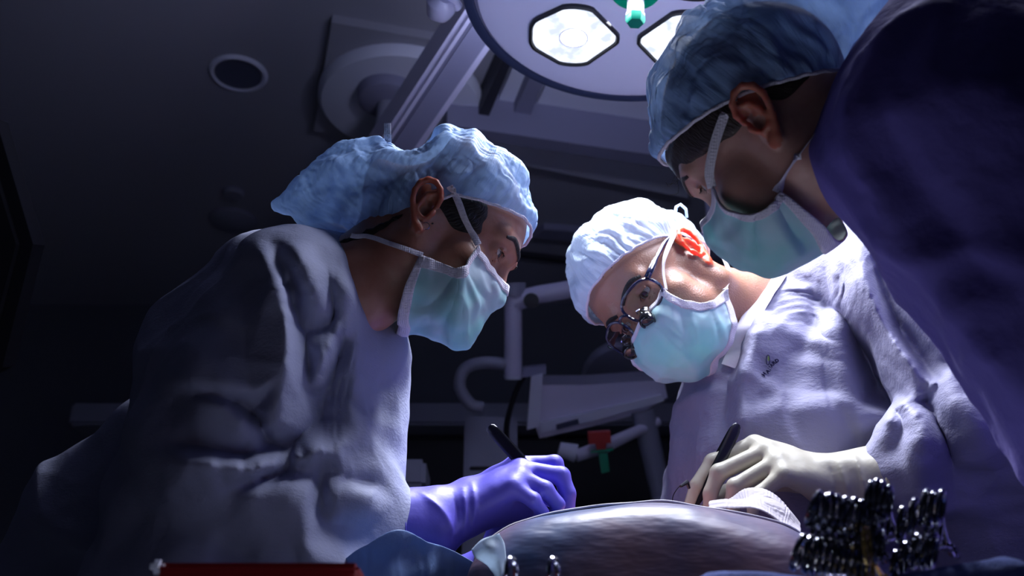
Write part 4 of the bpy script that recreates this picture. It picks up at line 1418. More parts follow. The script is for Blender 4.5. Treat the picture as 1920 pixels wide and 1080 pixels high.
gownA = make_gown(A, ga + [[(hipA, .18), (np.array((hipA[0], hipA[1], .35)), .20)], [(P(330, 850, 1.5), .10), (P(180, 980, 1.48), .09), (P(60, 1150, 1.45), .08)]],
    [(P(712, 532, 1.36), P(765, 420, 1.38), .042, .085)], M['gown'], [], seed=4, stretch=.07, out=.010, freq=9, fine=.0068, bend=.08, cuts=[(np.array((0, 0, .33)), (0, 0, 1))],
    rel=(relA, bordA), crease_amp=.0045, calm=[(P(745, 985, 1.285), .05)])
# right glove
ka = [P(966, 872, 1.365), P(978, 880, 1.340), P(976, 896, 1.315), P(962, 914, 1.297)]
fa = [[P(1040, 869, 1.362), P(1056, 905, 1.355), P(1060, 943, 1.35)],
      [P(1052, 892, 1.333), P(1066, 926, 1.325), P(1066, 956, 1.32)],
      [P(1022, 918, 1.305), P(1046, 946, 1.305), P(1040, 966, 1.31)],
      [P(1000, 938, 1.288), P(1018, 962, 1.292), P(1004, 977, 1.30)]]
ta = [P(915, 935, 1.385), P(975, 922, 1.40), P(1025, 928, 1.385), P(1052, 950, 1.362)]
glove_label = 'violet-blue nitrile glove with long cuff'
gA = make_glove('glove', A, P(880, 948, 1.325), [(P(742, 988, 1.285), .048), (P(800, 985, 1.295), .043)], ka, fa, ta, M['glove_blue'],
                label=glove_label, wr=.034, palmx=P(985, 950, 1.335), folds_=[
    ([(868, 915), (872, 960), (868, 1010)], .004, .004), ([(885, 905), (890, 950), (884, 1000)], .0035, .004),
    ([(850, 925), (858, 970), (850, 1010)], .003, -.003), ([(790, 925), (830, 960), (850, 1000)], .006, .004)])
# left glove, lower down behind the drape
off = P(880, 1060, 1.40) - P(880, 948, 1.325)
ma = lambda q: q + off + np.array((0.02, .0, -.01))
make_glove('glove', A, ma(P(880, 948, 1.325)), [(ma(P(760, 985, 1.33)), .042), (ma(P(810, 985, 1.32)), .040)], [ma(q) for q in ka[::-1]], [[ma(q) for q in f] for f in fa[::-1]],
           [ma(q) + np.array((0, -.12, .02)) for q in ta], M['glove_blue'], wr=.033, fine=.0045)

# ---- middle surgeon with magnifying glasses
RB = [[-0.466, 0.3279, -0.8218], [-0.7894, -0.5736, 0.2187], [-0.3997, 0.7506, 0.5262]]
HB = Head(RB, (0.2402, 1.6258, -0.0092), 1.06)
LB = HB.L
gb = [
    [(P(1478, 575, 1.69), .072), (P(1460, 700, 1.64), .125), (P(1455, 850, 1.61), .150), (P(1460, 1000, 1.58), .16), (P(1550, 1250, 1.5), .16)],
    [(P(1500, 530, 1.68), .045), (P(1560, 500, 1.66), .050), (P(1630, 480, 1.64), .050), (P(1640, 640, 1.66), .13), (P(1660, 850, 1.62), .16)],
    [(P(1620, 500, 1.60), .055), (P(1690, 540, 1.52), .070), (P(1780, 680, 1.44), .078), (P(1870, 830, 1.38), .088)],
    [(P(1500, 560, 1.78), .06), (P(1440, 650, 1.78), .07), (P(1400, 860, 1.72), .08)],
    [(P(1870, 830, 1.38), .088), (P(1790, 850, 1.37), .076), (P(1735, 865, 1.375), .056), (P(1675, 895, 1.382), .029), (P(1610, 905, 1.387), .020)],
    [(P(1875, 850, 1.40), .080), (P(1900, 980, 1.42), .10), (P(1900, 1250, 1.44), .13)],
]
hipB = P(1580, 1250, 1.5)
B = thing('person', 'person in magnifying glasses and cream gloves, head bowed, lit pale cap, in the middle', 'person', (hipB[0], hipB[1], 0))
bodyB = person_body(HB, [[(HB.w((-.025, 0, -.03))[0], .062), (HB.w((-.04, 0, -.09))[0], .060), (P(1450, 560, 1.69), .062)]],
                    [gb[0][1:], gb[1]] + [[(P(1690, 560, 1.52), .055), (P(1860, 830, 1.38), .050), (P(1720, 875, 1.378), .036), (P(1640, 905, 1.385), .030), (P(1545, 903, 1.39), .026)]] + legs(hipB), M['skin_b'], B, jaw=1.06, ear_k=1.05, ear=M['ear_b'], chin=.95)
make_eyes(HB, B)
brow(HB, B, bodyB, t=1.2)
qf = np.array((.092, 0, .078)); qe = np.array((-.005, 0, .034)); qn = np.array((-.10, 0, -.035))
hv0 = [plane_from(HB, qf, qe, (0, 0, .13)), plane_from(HB, qe, qn, (-.08, 0, .10))]
make_cap(HB, B, [[(np.array((-.02, 0, .085)), .070), (np.array((.02, 0, .10)), .05)], [(np.array((-.08, 0, .06)), .045), (np.array((-.09, 0, .03)), .035)]],
         hv0, M['cap_b'], seed=8, infl=.013, stretch=.13)
h2 = [(p + np.array((0, 0, .004)), n) for p, n in hv0]
make_hair(HB, B, h2, M['hair_dark'], infl=.0035, under=hv0)
kt = HB.w((-.075, .02, .155))[0]
MB().tube([P(1265, 405, 1.66), P(1268, 388, 1.66), P(1276, 383, 1.655), P(1286, 392, 1.655), P(1288, 408, 1.655)], .004, 8, flat=(1, .5)).obj('cap_tie_loop', M['cap_b'], B)
rowsB = [
    [LB(1190, 624, 0), LB(1208, 598, .018), LB(1228, 566, .040), LB(1247, 540, .062)],
    [LB(1212, 650, 0), LB(1234, 625, .025), LB(1254, 590, .048), LB(1266, 556, .066)],
    [LB(1256, 678, 0), LB(1285, 645, .030), LB(1296, 605, .052), LB(1300, 566, .068)],
    [LB(1305, 690, 0), LB(1330, 650, .032), LB(1332, 605, .054), LB(1334, 564, .068)],
    [LB(1345, 672, 0), LB(1372, 640, .030), LB(1378, 592, .052), LB(1360, 540, .068)],
]
mkB = make_mask(HB, B, rowsB, [
    ([(1262, 552), (1260, 600), (1250, 640)], .005, .004), ([(1290, 565), (1300, 610), (1312, 660)], .004, .004),
    ([(1320, 566), (1340, 600), (1350, 650)], .004, -.004), ([(1240, 600), (1280, 640), (1290, 680)], .004, -.004),
    ([(1275, 560), (1278, 600), (1285, 640)], .005, -.004), ([(1345, 560), (1365, 600), (1368, 640)], .004, .004)], bodyB, seed=6)
ribbon([HB.W(1249, 542, .064), HB.W(1244, 510, .074), HB.W(1247, 480, .082), HB.w((-.012, .084, .036))[0], HB.w((-.03, .080, .034))[0]], .007, .001, M['mask_trim'], 'mask_tie', mkB, HB.R[:, 0])
ribbon([HB.W(1359, 542, .068), HB.W(1369, 524, .066), HB.W(1364, 500, .066), HB.W(1350, 470, .066), HB.W(1338, 450, .06)], .008, .001, M['mask_trim'], 'mask_tie', mkB, HB.R[:, 0])
# magnifying glasses
G = thing('glasses', 'dark framed glasses with two small magnifying lenses worn by the middle person', 'glasses', HB.w((.11, 0, .02))[0])
M['frame'] = mat('frame_navy_gloss', (.015, .018, .06), .15, spec=.8, coat=.8)
M['lens'] = mat('clear_lens', (.03, .02, .03), .05, alpha=(.13, .13))
M['blackgloss'] = mat('black_gloss', (.01, .01, .013), .1, coat=1)
M['magglass'] = mat('magnifier_glass', (.03, .03, .04), .04, coat=1)
def lens_outline(y):
    pts = []
    for t in np.linspace(0, 2 * math.pi, 33)[:-1]:
        cx, cz = abs(math.cos(t)) ** .75 * np.sign(math.cos(t)), abs(math.sin(t)) ** .8 * np.sign(math.sin(t))
        yy = .036 + cx * .0285; zz = .016 + cz * .0220 - .003 * cx
        xx = .117 - max(0, yy - .01) ** 2 * 7.0
        pts.append((xx, y * yy, zz))
    return np.array(pts)
for y in (-1, 1):
    lo_ = lens_outline(y)
    MB().tube(HB.w(lo_), .0022, 8, closed=True).obj('rim', M['frame'], G)
    mb = MB(); mb.add(np.vstack([HB.w(lo_), HB.w(lo_.mean(0) + (.001, 0, 0))]), [(i, (i + 1) % 32, 32) for i in range(32)])
    lo2 = mb.obj('lens', M['lens'], G); solidify(lo2, .0012)
    # magnifier barrel, hung low in front of each lens, pointing down
    c = np.array((.118, y * .030, .004)); ax_ = np.array((.80, -y * .10, -.58)); ax_ /= np.linalg.norm(ax_)
    mb = MB().lathe([(.0, -.004), (.0075, -.004), (.0085, .0), (.0085, .006), (.0105, .009), (.0118, .014), (.0122, .022), (.0112, .0245), (.0095, .0245), (.009, .022)], (0, 0, 0), ax_, 28)
    ob = mesh_obj('magnifier', HB.w(np.array(mb.V) * .92 + c), mb.F, M['blackgloss'], G)
    mb = MB().lathe([(.0, .0235), (.005, .0232), (.0092, .022)], (0, 0, 0), ax_, 24)
    mesh_obj('magnifier_lens', HB.w(np.array(mb.V) * .92 + c), mb.F, M['magglass'], ob)
    mb = MB().tube(HB.w(np.array([(.117, y * .02, .012), (.121, y * .025, .014), (.122, y * .030, .012)])), .0018, 8)
    mb.obj('clip_arm', M['silver'], ob)
    # temple arm
    mb = MB().tube(HB.w(spline([(.098, y * .0640, .026), (.088, y * .0715, .028), (.05, y * .077, .034), (.015, y * .081, .038), (-.014, y * .083, .032), (-.022, y * .082, .012)], 24)), [.0045] * 8 + [.003] * 16, 8, flat=(1, .5), up=HB.R[:, 2])
    mb.obj('temple_arm', M['frame'], G)
MB().tube(HB.w(spline([(.1165, .0085, .022), (.120, .004, .028), (.120, -.004, .028), (.1165, -.0085, .022)], 10)), .0024, 8).obj('bridge', M['frame'], G)

relB = [
    ([(1459, 533), (1525, 545), (1570, 568), (1603, 594), (1640, 640)], 0.017),
    ([(1470, 548), (1530, 560), (1580, 590), (1620, 640)], -0.003),
    ([(1431, 572), (1412, 633), (1390, 711), (1387, 790), (1400, 850)], 0.034),
    ([(1415, 570), (1398, 633), (1374, 711), (1370, 790), (1378, 850)], -0.017),
    ([(1603, 461), (1631, 539), (1659, 611), (1692, 661), (1748, 728)], 0.041),
    ([(1632, 470), (1655, 540), (1690, 620), (1722, 668), (1752, 712)], -0.034),
    ([(1659, 500), (1700, 560), (1748, 611), (1790, 680)], 0.031),
    ([(1559, 567), (1581, 650), (1598, 733), (1610, 790), (1625, 833)], 0.041),
    ([(1590, 600), (1630, 680), (1660, 740), (1680, 770)], -0.041),
    ([(1525, 560), (1530, 600), (1512, 644), (1475, 672)], -0.020),
    ([(1540, 600), (1545, 680), (1550, 740)], 0.007),
    ([(1475, 767), (1537, 761), (1581, 783), (1609, 828)], 0.017),
    ([(1440, 700), (1470, 730), (1500, 745)], -0.010),
    ([(1631, 822), (1664, 780), (1692, 761), (1716, 776), (1731, 822), (1720, 850), (1698, 878)], 0.044),
    ([(1700, 800), (1690, 830), (1670, 850)], -0.007),
    ([(1718, 760), (1740, 752), (1752, 772), (1765, 810), (1781, 850), (1787, 955)], -0.034),
    ([(1714, 748), (1748, 722), (1780, 706), (1814, 700)], 0.037),
    ([(1762, 765), (1800, 760), (1825, 770), (1840, 830)], 0.037),
    ([(1700, 900), (1740, 930), (1760, 960)], 0.017),
    ([(1830, 850), (1850, 900), (1860, 960)], -0.027),
    ([(1300, 720), (1310, 800), (1305, 880)], 0.010),
]
bordB = [(1290, 700), (1360, 660), (1400, 560), (1450, 515), (1500, 470), (1590, 425), (1700, 430), (1860, 560), (1960, 760), (1960, 1020), (1700, 1020), (1650, 950), (1640, 860), (1500, 900), (1300, 940), (1275, 800)]
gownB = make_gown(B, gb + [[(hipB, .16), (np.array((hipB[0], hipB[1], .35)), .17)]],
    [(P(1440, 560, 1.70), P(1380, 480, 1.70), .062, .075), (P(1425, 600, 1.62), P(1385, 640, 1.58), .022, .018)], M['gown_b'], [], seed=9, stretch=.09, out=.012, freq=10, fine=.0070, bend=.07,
    cuts=[(np.array((0, 0, .33)), (0, 0, 1))], rel=(relB, bordB), calm=[(P(1640, 903, 1.385), .055)])
kb_ = [P(1415, 833, 1.42), P(1438, 845, 1.398), P(1458, 866, 1.375), P(1470, 890, 1.355)]
fb = [[P(1336, 866, 1.42), P(1306, 910, 1.405), P(1292, 950, 1.395)],
      [P(1348, 886, 1.392), P(1332, 925, 1.385), P(1330, 960, 1.38)],
      [P(1378, 912, 1.37), P(1372, 940, 1.372), P(1378, 966, 1.375)],
      [P(1425, 925, 1.35), P(1412, 952, 1.355), P(1410, 976, 1.36)]]
tb = [P(1500, 900, 1.43), P(1425, 905, 1.445), P(1365, 925, 1.43), P(1325, 955, 1.41)]
gB = make_glove('glove', B, P(1545, 900, 1.39), [(P(1655, 903, 1.385), .050), (P(1595, 905, 1.39), .040)], kb_, fb, tb, M['glove_white'], rim=M['glove_rim'],
                label='cream latex glove with rolled yellowish cuff', wr=.033, cr=.045, folds_=[
    ([(1570, 860), (1585, 905), (1590, 950)], .004, .004), ([(1600, 850), (1618, 900), (1622, 950)], .004, .004), ([(1555, 870), (1566, 910), (1566, 950)], .003, -.003)])

tB = bvh(bodyB, gownB)
tape(tB, [(1456, 520), (1430, 560), (1405, 610), (1385, 655), (1372, 690)], .030, 'scrub_collar', gownB, WR @ np.array((.85, -.2, .3)), .003, M['scrub'])['label'] = 'white V-neck collar'
# printing on the chest: an oval leaf mark over the letters
M['ink'] = mat('ink_navy', (.01, .008, .06), .7)
M['leaf'] = mat('leaf_green', (.25, .42, .12), .7)
def letter(ch, px, py, ang, size, m, par, sx=1):
    h = snap(bvh(gownB), [(px, py), (px + 3, py)], .0, 2)[0]
    d = P(px + 2, py, 1.0) - CAM
    cu = bpy.data.curves.new('letter', 'FONT'); cu.body = ch; cu.size = size; cu.align_x = 'CENTER'; cu.align_y = 'CENTER'; cu.extrude = .0006; cu.offset = .00045
    tmp = bpy.data.objects.new('letter', cu); COL.objects.link(tmp)
    dg = bpy.context.evaluated_depsgraph_get(); me = bpy.data.meshes.new_from_object(tmp.evaluated_get(dg))
    V = np.array([tuple(v.co) for v in me.vertices]) * (sx, 1, 1); F_ = [tuple(p.vertices) for p in me.polygons]
    bpy.data.objects.remove(tmp); bpy.data.meshes.remove(me)
    ca, sa = math.cos(math.radians(ang)), math.sin(math.radians(ang))
    x = V[:, 0] * ca - V[:, 1] * sa; y = V[:, 0] * sa + V[:, 1] * ca
    W = h + x[:, None] * WR[:, 0] + y[:, None] * WR[:, 2] - WR[:, 1] * (.004 - V[:, 2][:, None])
    return mesh_obj('letter', W, F_, m, par, smooth=False)
for ch, px, py, an, sx in (('H', 1431.5, 701.5, 56, 1), ('A', 1438.5, 696.0, 50, 1), ('L', 1441.6, 691.8, 50, .3), ('Y', 1443.2, 688.5, 50, .3), ('A', 1445.6, 684.6, 48, .8), ('R', 1449.6, 680.2, 42, 1), ('D', 1455.4, 676.2, 28, 1)):
    letter(ch, px, py, an, .0066, M['ink'], gownB, sx)
def oval(cx, cy, rx, ry, off):
    h = snap(bvh(gownB), [(cx, cy), (cx + 1, cy)], .0, 2)[0] - WR[:, 1] * off
    return [h + WR[:, 0] * rx * math.cos(t) + WR[:, 2] * ry * math.sin(t) for t in np.linspace(0, 2 * math.pi, 25)[:-1]]
MB().tube(oval(1438.5, 674.5, .0024, .0070, .0045), .0006, 6, closed=True).obj('logo_ring', M['ink'], gownB)
lv = oval(1439.3, 671.5, .0013, .0036, .0046); MB().add(lv + [q - WR[:, 1] * .0006 for q in lv], [tuple(range(24)), tuple(range(24, 48))[::-1]] + [(i, (i + 1) % 24, (i + 1) % 24 + 24, i + 24) for i in range(24)]).obj('logo_leaf', M['leaf'], gownB, smooth=False)

# ---- right surgeon in the foreground
RC = [[-0.5665, -0.5549, -0.6092], [0.3799, -0.8319, 0.4044], [-0.7312, -0.0024, 0.6821]]
HC = Head(*pitched(RC, (0.2861, 1.1226, 0.1603), .97, 3.5, 1.044))
LC = HC.L
gc = [
    [(P(1680, 250, 1.06), .07), (P(1800, 262, .95), .112), (P(2125, 707, .90), .115)],
    [(P(1720, 240, 1.15), .09), (P(2000, 400, 1.12), .16), (P(2360, 850, 1.05), .18), (P(2450, 1350, .95), .19)],
    [(P(1700, 130, 1.08), .05), (P(1800, 120, 1.02), .10)],
]
hipC = P(2450, 1350, .95)
C = thing('person', 'person in violet gown leaning in at right foreground, face in shade under a bouffant cap', 'person', (hipC[0], hipC[1], 0))
bodyC = person_body(HC, [[(HC.w((-.022, 0, -.03))[0], .056), (HC.w((-.035, 0, -.09))[0], .054), (P(1660, 290, 1.10), .062)]],
            [[(q, r * .9) for q, r in ch] for ch in gc[:2]] + legs(hipC), M['skin_c'], C, ear_k=1.05, ear=M['ear_c'], chin=.86)
make_eyes(HC, C)
brow(HC, C, bodyC, M['hair_brown'], t=.7)
qf = LC(1250, 288, 0); qe = LC(1395, 190, .0)
qf = np.array((.090, 0, .098)); qe = np.array((.0, 0, .036)); qn = np.array((-.10, 0, -.01))
hvC = [plane_from(HC, qf, qe, (0, 0, .13)), plane_from(HC, qe, qn, (-.08, 0, .10))]
make_cap(HC, C, [[(np.array((-.01, 0, .085)), .066), (np.array((.01, 0, .09)), .056)], [(HC.wl(1420, 110, 1.13), .07), (HC.wl(1520, 60, 1.13), .09), (HC.wl(1620, 40, 1.12), .07)]], hvC, M['cap'], seed=11, stretch=.13)
make_hair(HC, C, [plane_from(HC, np.array((.095, 0, .111)), np.array((.0, 0, .024)), (0, 0, .13))] + [(hvC[1][0] + np.array((0, 0, -.03)), hvC[1][1])], M['hair_brown'], infl=.0035, under=hvC)
mb = MB()
rs = np.random.RandomState(4)
for i in range(9):
    a = HC.w((.088 + rs.uniform(-.004, .004), rs.uniform(-.02, .03), .070))[0]
    b = a + HC.R @ np.array((rs.uniform(.004, .02), rs.uniform(-.01, .01), rs.uniform(-.02, .0)))
    c = b + WR @ np.array((-rs.uniform(.002, .014), 0, rs.uniform(-.006, .004)))
    mb.tube(spline([a, b, c], 8), .0002, 4)
mb.obj('loose_hair', M['hair_brown'], C)
rowsC = [
    [LC(1322, 424, 0), LC(1331, 402, .024), LC(1337, 378, .048), LC(1333, 345, .064)],
    [LC(1338, 470, 0), LC(1352, 440, .030), LC(1362, 410, .054), LC(1358, 382, .070)],
    [LC(1395, 504, 0), LC(1402, 470, .036), LC(1400, 430, .060), LC(1395, 400, .072)],
    [LC(1465, 514, 0), LC(1462, 480, .036), LC(1445, 425, .060), LC(1432, 388, .072)],
    [LC(1570, 446, 0), LC(1545, 420, .034), LC(1500, 382, .058), LC(1462, 356, .072)],
]
mkC = make_mask(HC, C, rowsC, [
    ([(1400, 402), (1408, 450), (1412, 500)], .004, .004), ([(1418, 400), (1416, 450), (1420, 490)], .004, -.005),
    ([(1440, 380), (1470, 440), (1500, 480)], .005, .005), ([(1450, 375), (1490, 440), (1520, 470)], .005, -.006),
    ([(1345, 385), (1350, 430), (1360, 470)], .004, .003)], bodyC, seed=12, farw=.80)
ribbon(near(HC, [(1335, 352), (1330, 322), (1340, 270), (1356, 222), (1360, 212)], [.064, .074, .080, .083, .083]), .0095, .001, M['mask_trim'], 'mask_tie', mkC, HC.R[:, 0])
tape(bvh(bodyC), [(1457, 360), (1480, 318), (1510, 276), (1540, 240), (1556, 225)], .0095, 'mask_tie', mkC, HC.R[:, 0], .004)
for u, v in ((1383, 183), (1381, 189)):
    MB().lathe([(.0, -.0012), (.0009, -.0009), (.0012, 0), (.0009, .0009), (.0, .0012)], HC.W(u, v, .094), HC.R[:, 1], 10).obj('earring', M['silver'], C, label='tiny silver stud in the upper ear')
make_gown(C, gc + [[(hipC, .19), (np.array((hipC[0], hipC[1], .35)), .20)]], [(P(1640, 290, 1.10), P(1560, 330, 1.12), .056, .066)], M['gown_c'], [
    ([(1590, 180), (1620, 300), (1680, 420), (1800, 560)], .016, .010),
    ([(1640, 160), (1700, 320), (1800, 460), (1900, 560)], .02, -.012),
    ([(1640, 420), (1740, 520), (1860, 660), (1910, 760)], .014, .010),
    ([(1600, 130), (1700, 60), (1800, 20)], .014, .012),
], seed=14, stretch=.10, out=.014, freq=6, fine=.0105, crease_amp=.010, cuts=[(np.array((0, 0, .33)), (0, 0, 1))])

# ------------------------------------------------------------------ table, drapes, instruments
M['drape'] = mat('plastic_drape', (.045, .075, .17), .40, spec=.25, coat=.06, vary=(6, 1, (.17, .10, .12)), bump=[('noise', 2.5, .5, .05, (1, 1, 1.6)), ('noise', 7, .5, .016, (.8, 1, 2.2))])
M['lit_rim'] = mat('drape_lit_rim_white', (.80, .78, .86), .5)  # light on the drape's top edge put into the colour
M['blue_drape'] = mat('blue_sheet', (.20, .31, .58), .5, bump=[('noise', 24, .4, .01), ('noise', 300, .3, .001)], transl=.25)
M['towel'] = mat('blue_towel', (.09, .13, .42), .95, bump=[('noise', 420, .9, .002), ('noise', 40, .4, .006)])
M['flesh'] = mat('flesh_pink', (.75, .33, .30), .45)
M['gauze'] = mat('white_gauze', (.52, .48, .54), .85, bump=[('noise', 200, .4, .002)], transl=.2)

TX, TY = .150, 1.62
OT = thing('operating_table', 'operating table under the draped patient between the three people', 'table', (TX, TY + .2, 0))
MB().box((TX - .02, TY + .2, .60), (.34, 1.2, .07), None, .02).obj('tabletop', M['panel_mid'], OT)
MB().box((TX, TY + .25, .30), (.22, .30, .55), None, .02).obj('column', M['enamel_grey'], OT)
MB().box((TX, TY + .25, .04), (.46, .80, .08), None, .02).obj('base', M['enamel_grey'], OT)

def sbox(F, c, h, r, bowx, bowy, k=.0):
    def fn(X, Y, Z):
        z = Z - c[2] + bowx * (X - c[0]) ** 2 + bowy * (Y - c[1]) ** 2
        qx = np.abs(X - c[0]) - h[0] + r; qy = np.abs(Y - c[1]) - h[1] + r; qz = np.abs(z) - h[2] + r
        return np.sqrt(np.maximum(qx, 0) ** 2 + np.maximum(qy, 0) ** 2 + np.maximum(qz, 0) ** 2) + np.minimum(np.maximum(np.maximum(qx, qy), qz), 0) - r
    F.op((-9, -9, -9), (9, 9, 9), fn, k)
F = Field(np.arange(-.20, .50, .0085), np.arange(1.02, 2.35, .0105), np.arange(.60, 1.16, .0085))
sbox(F, (TX + .006, TY + .03, .852), (.215, .50, .214), .065, 1.0, .03)
V, Q = F.mesh()
V, Q = keep_faces(V, Q, V[:, 2] > .66)
V = smooth_mesh(V, Q, 2)
V = crumple(V, Q, .05, 80, .008, .006, .25, 21, .004, 6, (np.array((.8, 0, .6)), .3))
DR = thing('surgical_drape', 'glossy translucent bluish plastic drape covering the patient, front centre', 'drape', (TX, TY + .05, .66))
dro = mesh_obj('plastic_sheet', V, Q, M['drape'], DR); subsurf(dro)
# white strip standing in for light along the drape's near top edge
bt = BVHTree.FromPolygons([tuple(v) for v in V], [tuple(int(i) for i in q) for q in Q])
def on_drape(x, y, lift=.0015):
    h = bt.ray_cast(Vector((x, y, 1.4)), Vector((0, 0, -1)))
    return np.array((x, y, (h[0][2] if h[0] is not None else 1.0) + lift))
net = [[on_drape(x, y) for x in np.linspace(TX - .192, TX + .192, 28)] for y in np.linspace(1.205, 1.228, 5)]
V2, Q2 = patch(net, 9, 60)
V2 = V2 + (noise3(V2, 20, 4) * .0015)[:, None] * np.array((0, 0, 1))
eo = mesh_obj('lit_rim_strip', V2, Q2, M['lit_rim'], DR, label='white strip painted as the lit top edge'); solidify(eo, .0025)
net = [[on_drape(x, y, .0005) for x in np.linspace(TX - .09, TX + .10, 12)] for y in np.linspace(1.28, 1.55, 10)]
V2, Q2 = patch(net, 20, 20)
sk = mesh_obj('exposed_skin', V2, Q2, M['flesh'], DR, label='pink skin in the opening of the drape'); solidify(sk, .002)
# loose translucent flap at the left end
net = [[P(884, 1032, 1.16), P(905, 1012, 1.15), P(936, 1000, 1.15)], [P(892, 1045, 1.15), P(918, 1030, 1.14), P(945, 1018, 1.15)], [P(915, 1062, 1.15), P(932, 1052, 1.14), P(948, 1040, 1.15)], [P(930, 1090, 1.15), P(940, 1080, 1.14), P(950, 1070, 1.15)]]
V2, Q2 = patch(net, 20, 14); V2 = V2 + WR[:, 1] * (noise3(V2, 40, 3) * .003)[:, None]
fl = mesh_obj('loose_flap', V2, Q2, mat('clear_plastic', (.65, .75, .85), .15, transl=.4, coat=.5), DR); solidify(fl, .001)

# crumpled white gauze on the drape beside the cream glove
net = [[P(1338, 941, 1.30), P(1368, 929, 1.30), P(1400, 919, 1.30), P(1440, 927, 1.29), P(1472, 947, 1.28), P(1500, 979, 1.26)],
       [P(1334, 947, 1.27), P(1366, 939, 1.27), P(1402, 935, 1.265), P(1440, 945, 1.26), P(1470, 963, 1.25), P(1498, 991, 1.235)],
       [P(1332, 953, 1.24), P(1366, 951, 1.235), P(1406, 955, 1.23), P(1440, 967, 1.225), P(1468, 983, 1.22), P(1494, 1007, 1.21)]]
V, Q = patch(net, 26, 60)
V = crumple(V, Q, .22, 120, .014, .004, .05, 31, .006, 16)
GZ = thing('gauze', 'crumpled white gauze lying on the drape in front of the cream glove', 'gauze', P(1420, 975, 1.24))
gz = mesh_obj('cloth', V, Q, M['gauze'], GZ); solidify(gz, .002); subsurf(gz)

# blue sheet below the violet glove
net = []
for j, yy in enumerate(np.linspace(0, 1, 6)):
    row = []
    for i, xx in enumerate(np.linspace(0, 1, 7)):
        px = 575 + xx * 330; top = 1100 - 108 * min(1, xx / .5) + (70 * (xx - .5) / .5 if xx > .5 else 0)
        row.append(P(px, top + yy * 190, 1.20 - .05 * math.sin(xx * 5) + .04 * yy))
    net.append(row)
V2, Q2 = patch(net, 40, 50)
V2 = crumple(V2, Q2, .16, 90, .016, .008, .06, 41, .005, 16)
BS = thing('sheet', 'blue surgical sheet bunched below the violet glove', 'sheet', P(740, 1150, 1.22))
so = mesh_obj('cloth', V2, Q2, M['blue_drape'], BS); solidify(so, .0015); subsurf(so)

# forceps held in each glove
def forceps(label, a, b, w=.0052):
    a = np.array(a); b = np.array(b)
    t = thing('forceps', label, 'forceps', a)
    d = b - a; L = np.linalg.norm(d); d /= L
    side = np.cross(d, WR[:, 1]); side /= np.linalg.norm(side)
    up = np.cross(side, d)
    for s in (-1, 1):
        pts = [a + d * L * u + up * s * (.0012 + .0050 * math.sin(math.pi * min(1, u * 1.0)) ** 1.0) for u in np.linspace(.0, 1, 26)]
        rr = [w * (.72 if i == 0 else .95 if i == 1 else 1.0 if i < 14 else 1 - (i - 13) / 12 * .75) for i in range(26)]
        MB().tube(pts, rr, 10, flat=(1, .22), up=side).obj('arm', M['steel_dark'], t)
    MB().tube([a - d * .004, a - d * .001, a + d * .008], [w * .45, w * .8, w * .95], 12, flat=(1, .5), up=side).obj('joined_end', M['steel_dark'], t)
    return t
forceps('dark steel forceps held by the violet glove, end pointing up left', P(921, 803, 1.36), P(1066, 962, 1.345), .0078)
forceps('dark steel forceps held by the cream glove against the pale gown', P(1381, 800, 1.425), P(1300, 958, 1.39), .0075)
# suture needle holder wire by the cream glove
SU = thing('suture', 'thin dark curved suture wire left of the cream glove', 'suture', P(1262, 940, 1.33))
MB().tube(spline([P(1261, 946, 1.33), P(1262, 930, 1.33), P(1272, 914, 1.335), P(1284, 906, 1.34)], 16), .0006, 6).obj('thread', M['steel_dark'], SU)
MB().tube([P(1276, 912, 1.335), P(1288, 904, 1.345), P(1292, 915, 1.35)], [.0018, .003, .002], 8).obj('needle_clamp', M['steel_dark'], SU)

# instrument stand just in front of the camera
TZ = .852
IS = thing('instrument_stand', 'steel instrument tray on a single post in the near foreground', 'stand', (.05, .82, 0))
MB().box((.04, .83, TZ - .006), (.80, .34, .006), None, .002).obj('tray', M['steel'], IS)
MB().tube([(-.355, .665, TZ), (.435, .665, TZ), (.435, .995, TZ), (-.355, .995, TZ)], .004, 8, closed=True).obj('tray_rim', M['steel'], IS)
MB().tube([(.30, 1.0, TZ - .01), (.30, 1.0, .06)], .014, 14).obj('post', M['steel'], IS)
MB().box((.30, .95, .035), (.05, .60, .03), None, .008).obj('foot', M['steel'], IS)
MB().box((.30, 1.22, .035), (.5, .05, .03), None, .008).obj('foot', M['steel'], IS)

def towel(label, p0, p1, r, seed):
    p0 = np.array(p0); p1 = np.array(p1)
    lo = np.minimum(p0, p1) - r - .03; hi = np.maximum(p0, p1) + r + .03
    F = Field(*[np.arange(a, b, .0045) for a, b in zip(lo, hi)])
    F.chain([p0, p1], [r, r], .01)
    V, Q = F.mesh(); V = smooth_mesh(V, Q, 2)
    V = crumple(V, Q, .10, 70, .006, .004, .15, seed, .003, 16)
    V[:, 2] = np.maximum(V[:, 2], TZ)
    t = thing('towel', label, 'towel', ((p0 + p1) / 2) * (1, 1, 0) + (0, 0, TZ))
    subsurf(mesh_obj('cloth', V, Q, M['towel'], t))
    return t
q0 = P(1335, 1074, .80); q1 = P(1500, 1090, .78)
towel('rolled blue towel under the left end of the clamps', (q0[0], q0[1], q0[2] - .018), (q1[0], q1[1], q1[2] - .016), .020, 51)
q0 = P(1700, 1098, .78); q1 = P(1880, 1068, .76)
towel('larger rolled blue towel at the bottom right corner', (q0[0], q0[1], q0[2] - .016), (q1[0], q1[1], q1[2] - .014), .024, 52)
RB_ = thing('sharps_box', 'low red box at the bottom left edge of the picture', 'box', (P(480, 1075, .76)[0], P(480, 1075, .76)[1], TZ))
q = P(482, 1056, .76)
MB().box((q[0], q[1] + .04, (q[2] + TZ) / 2 - .001), (.138, .08, q[2] - TZ - .004), None, .003).obj('tray_body', M['dark_red'], RB_)
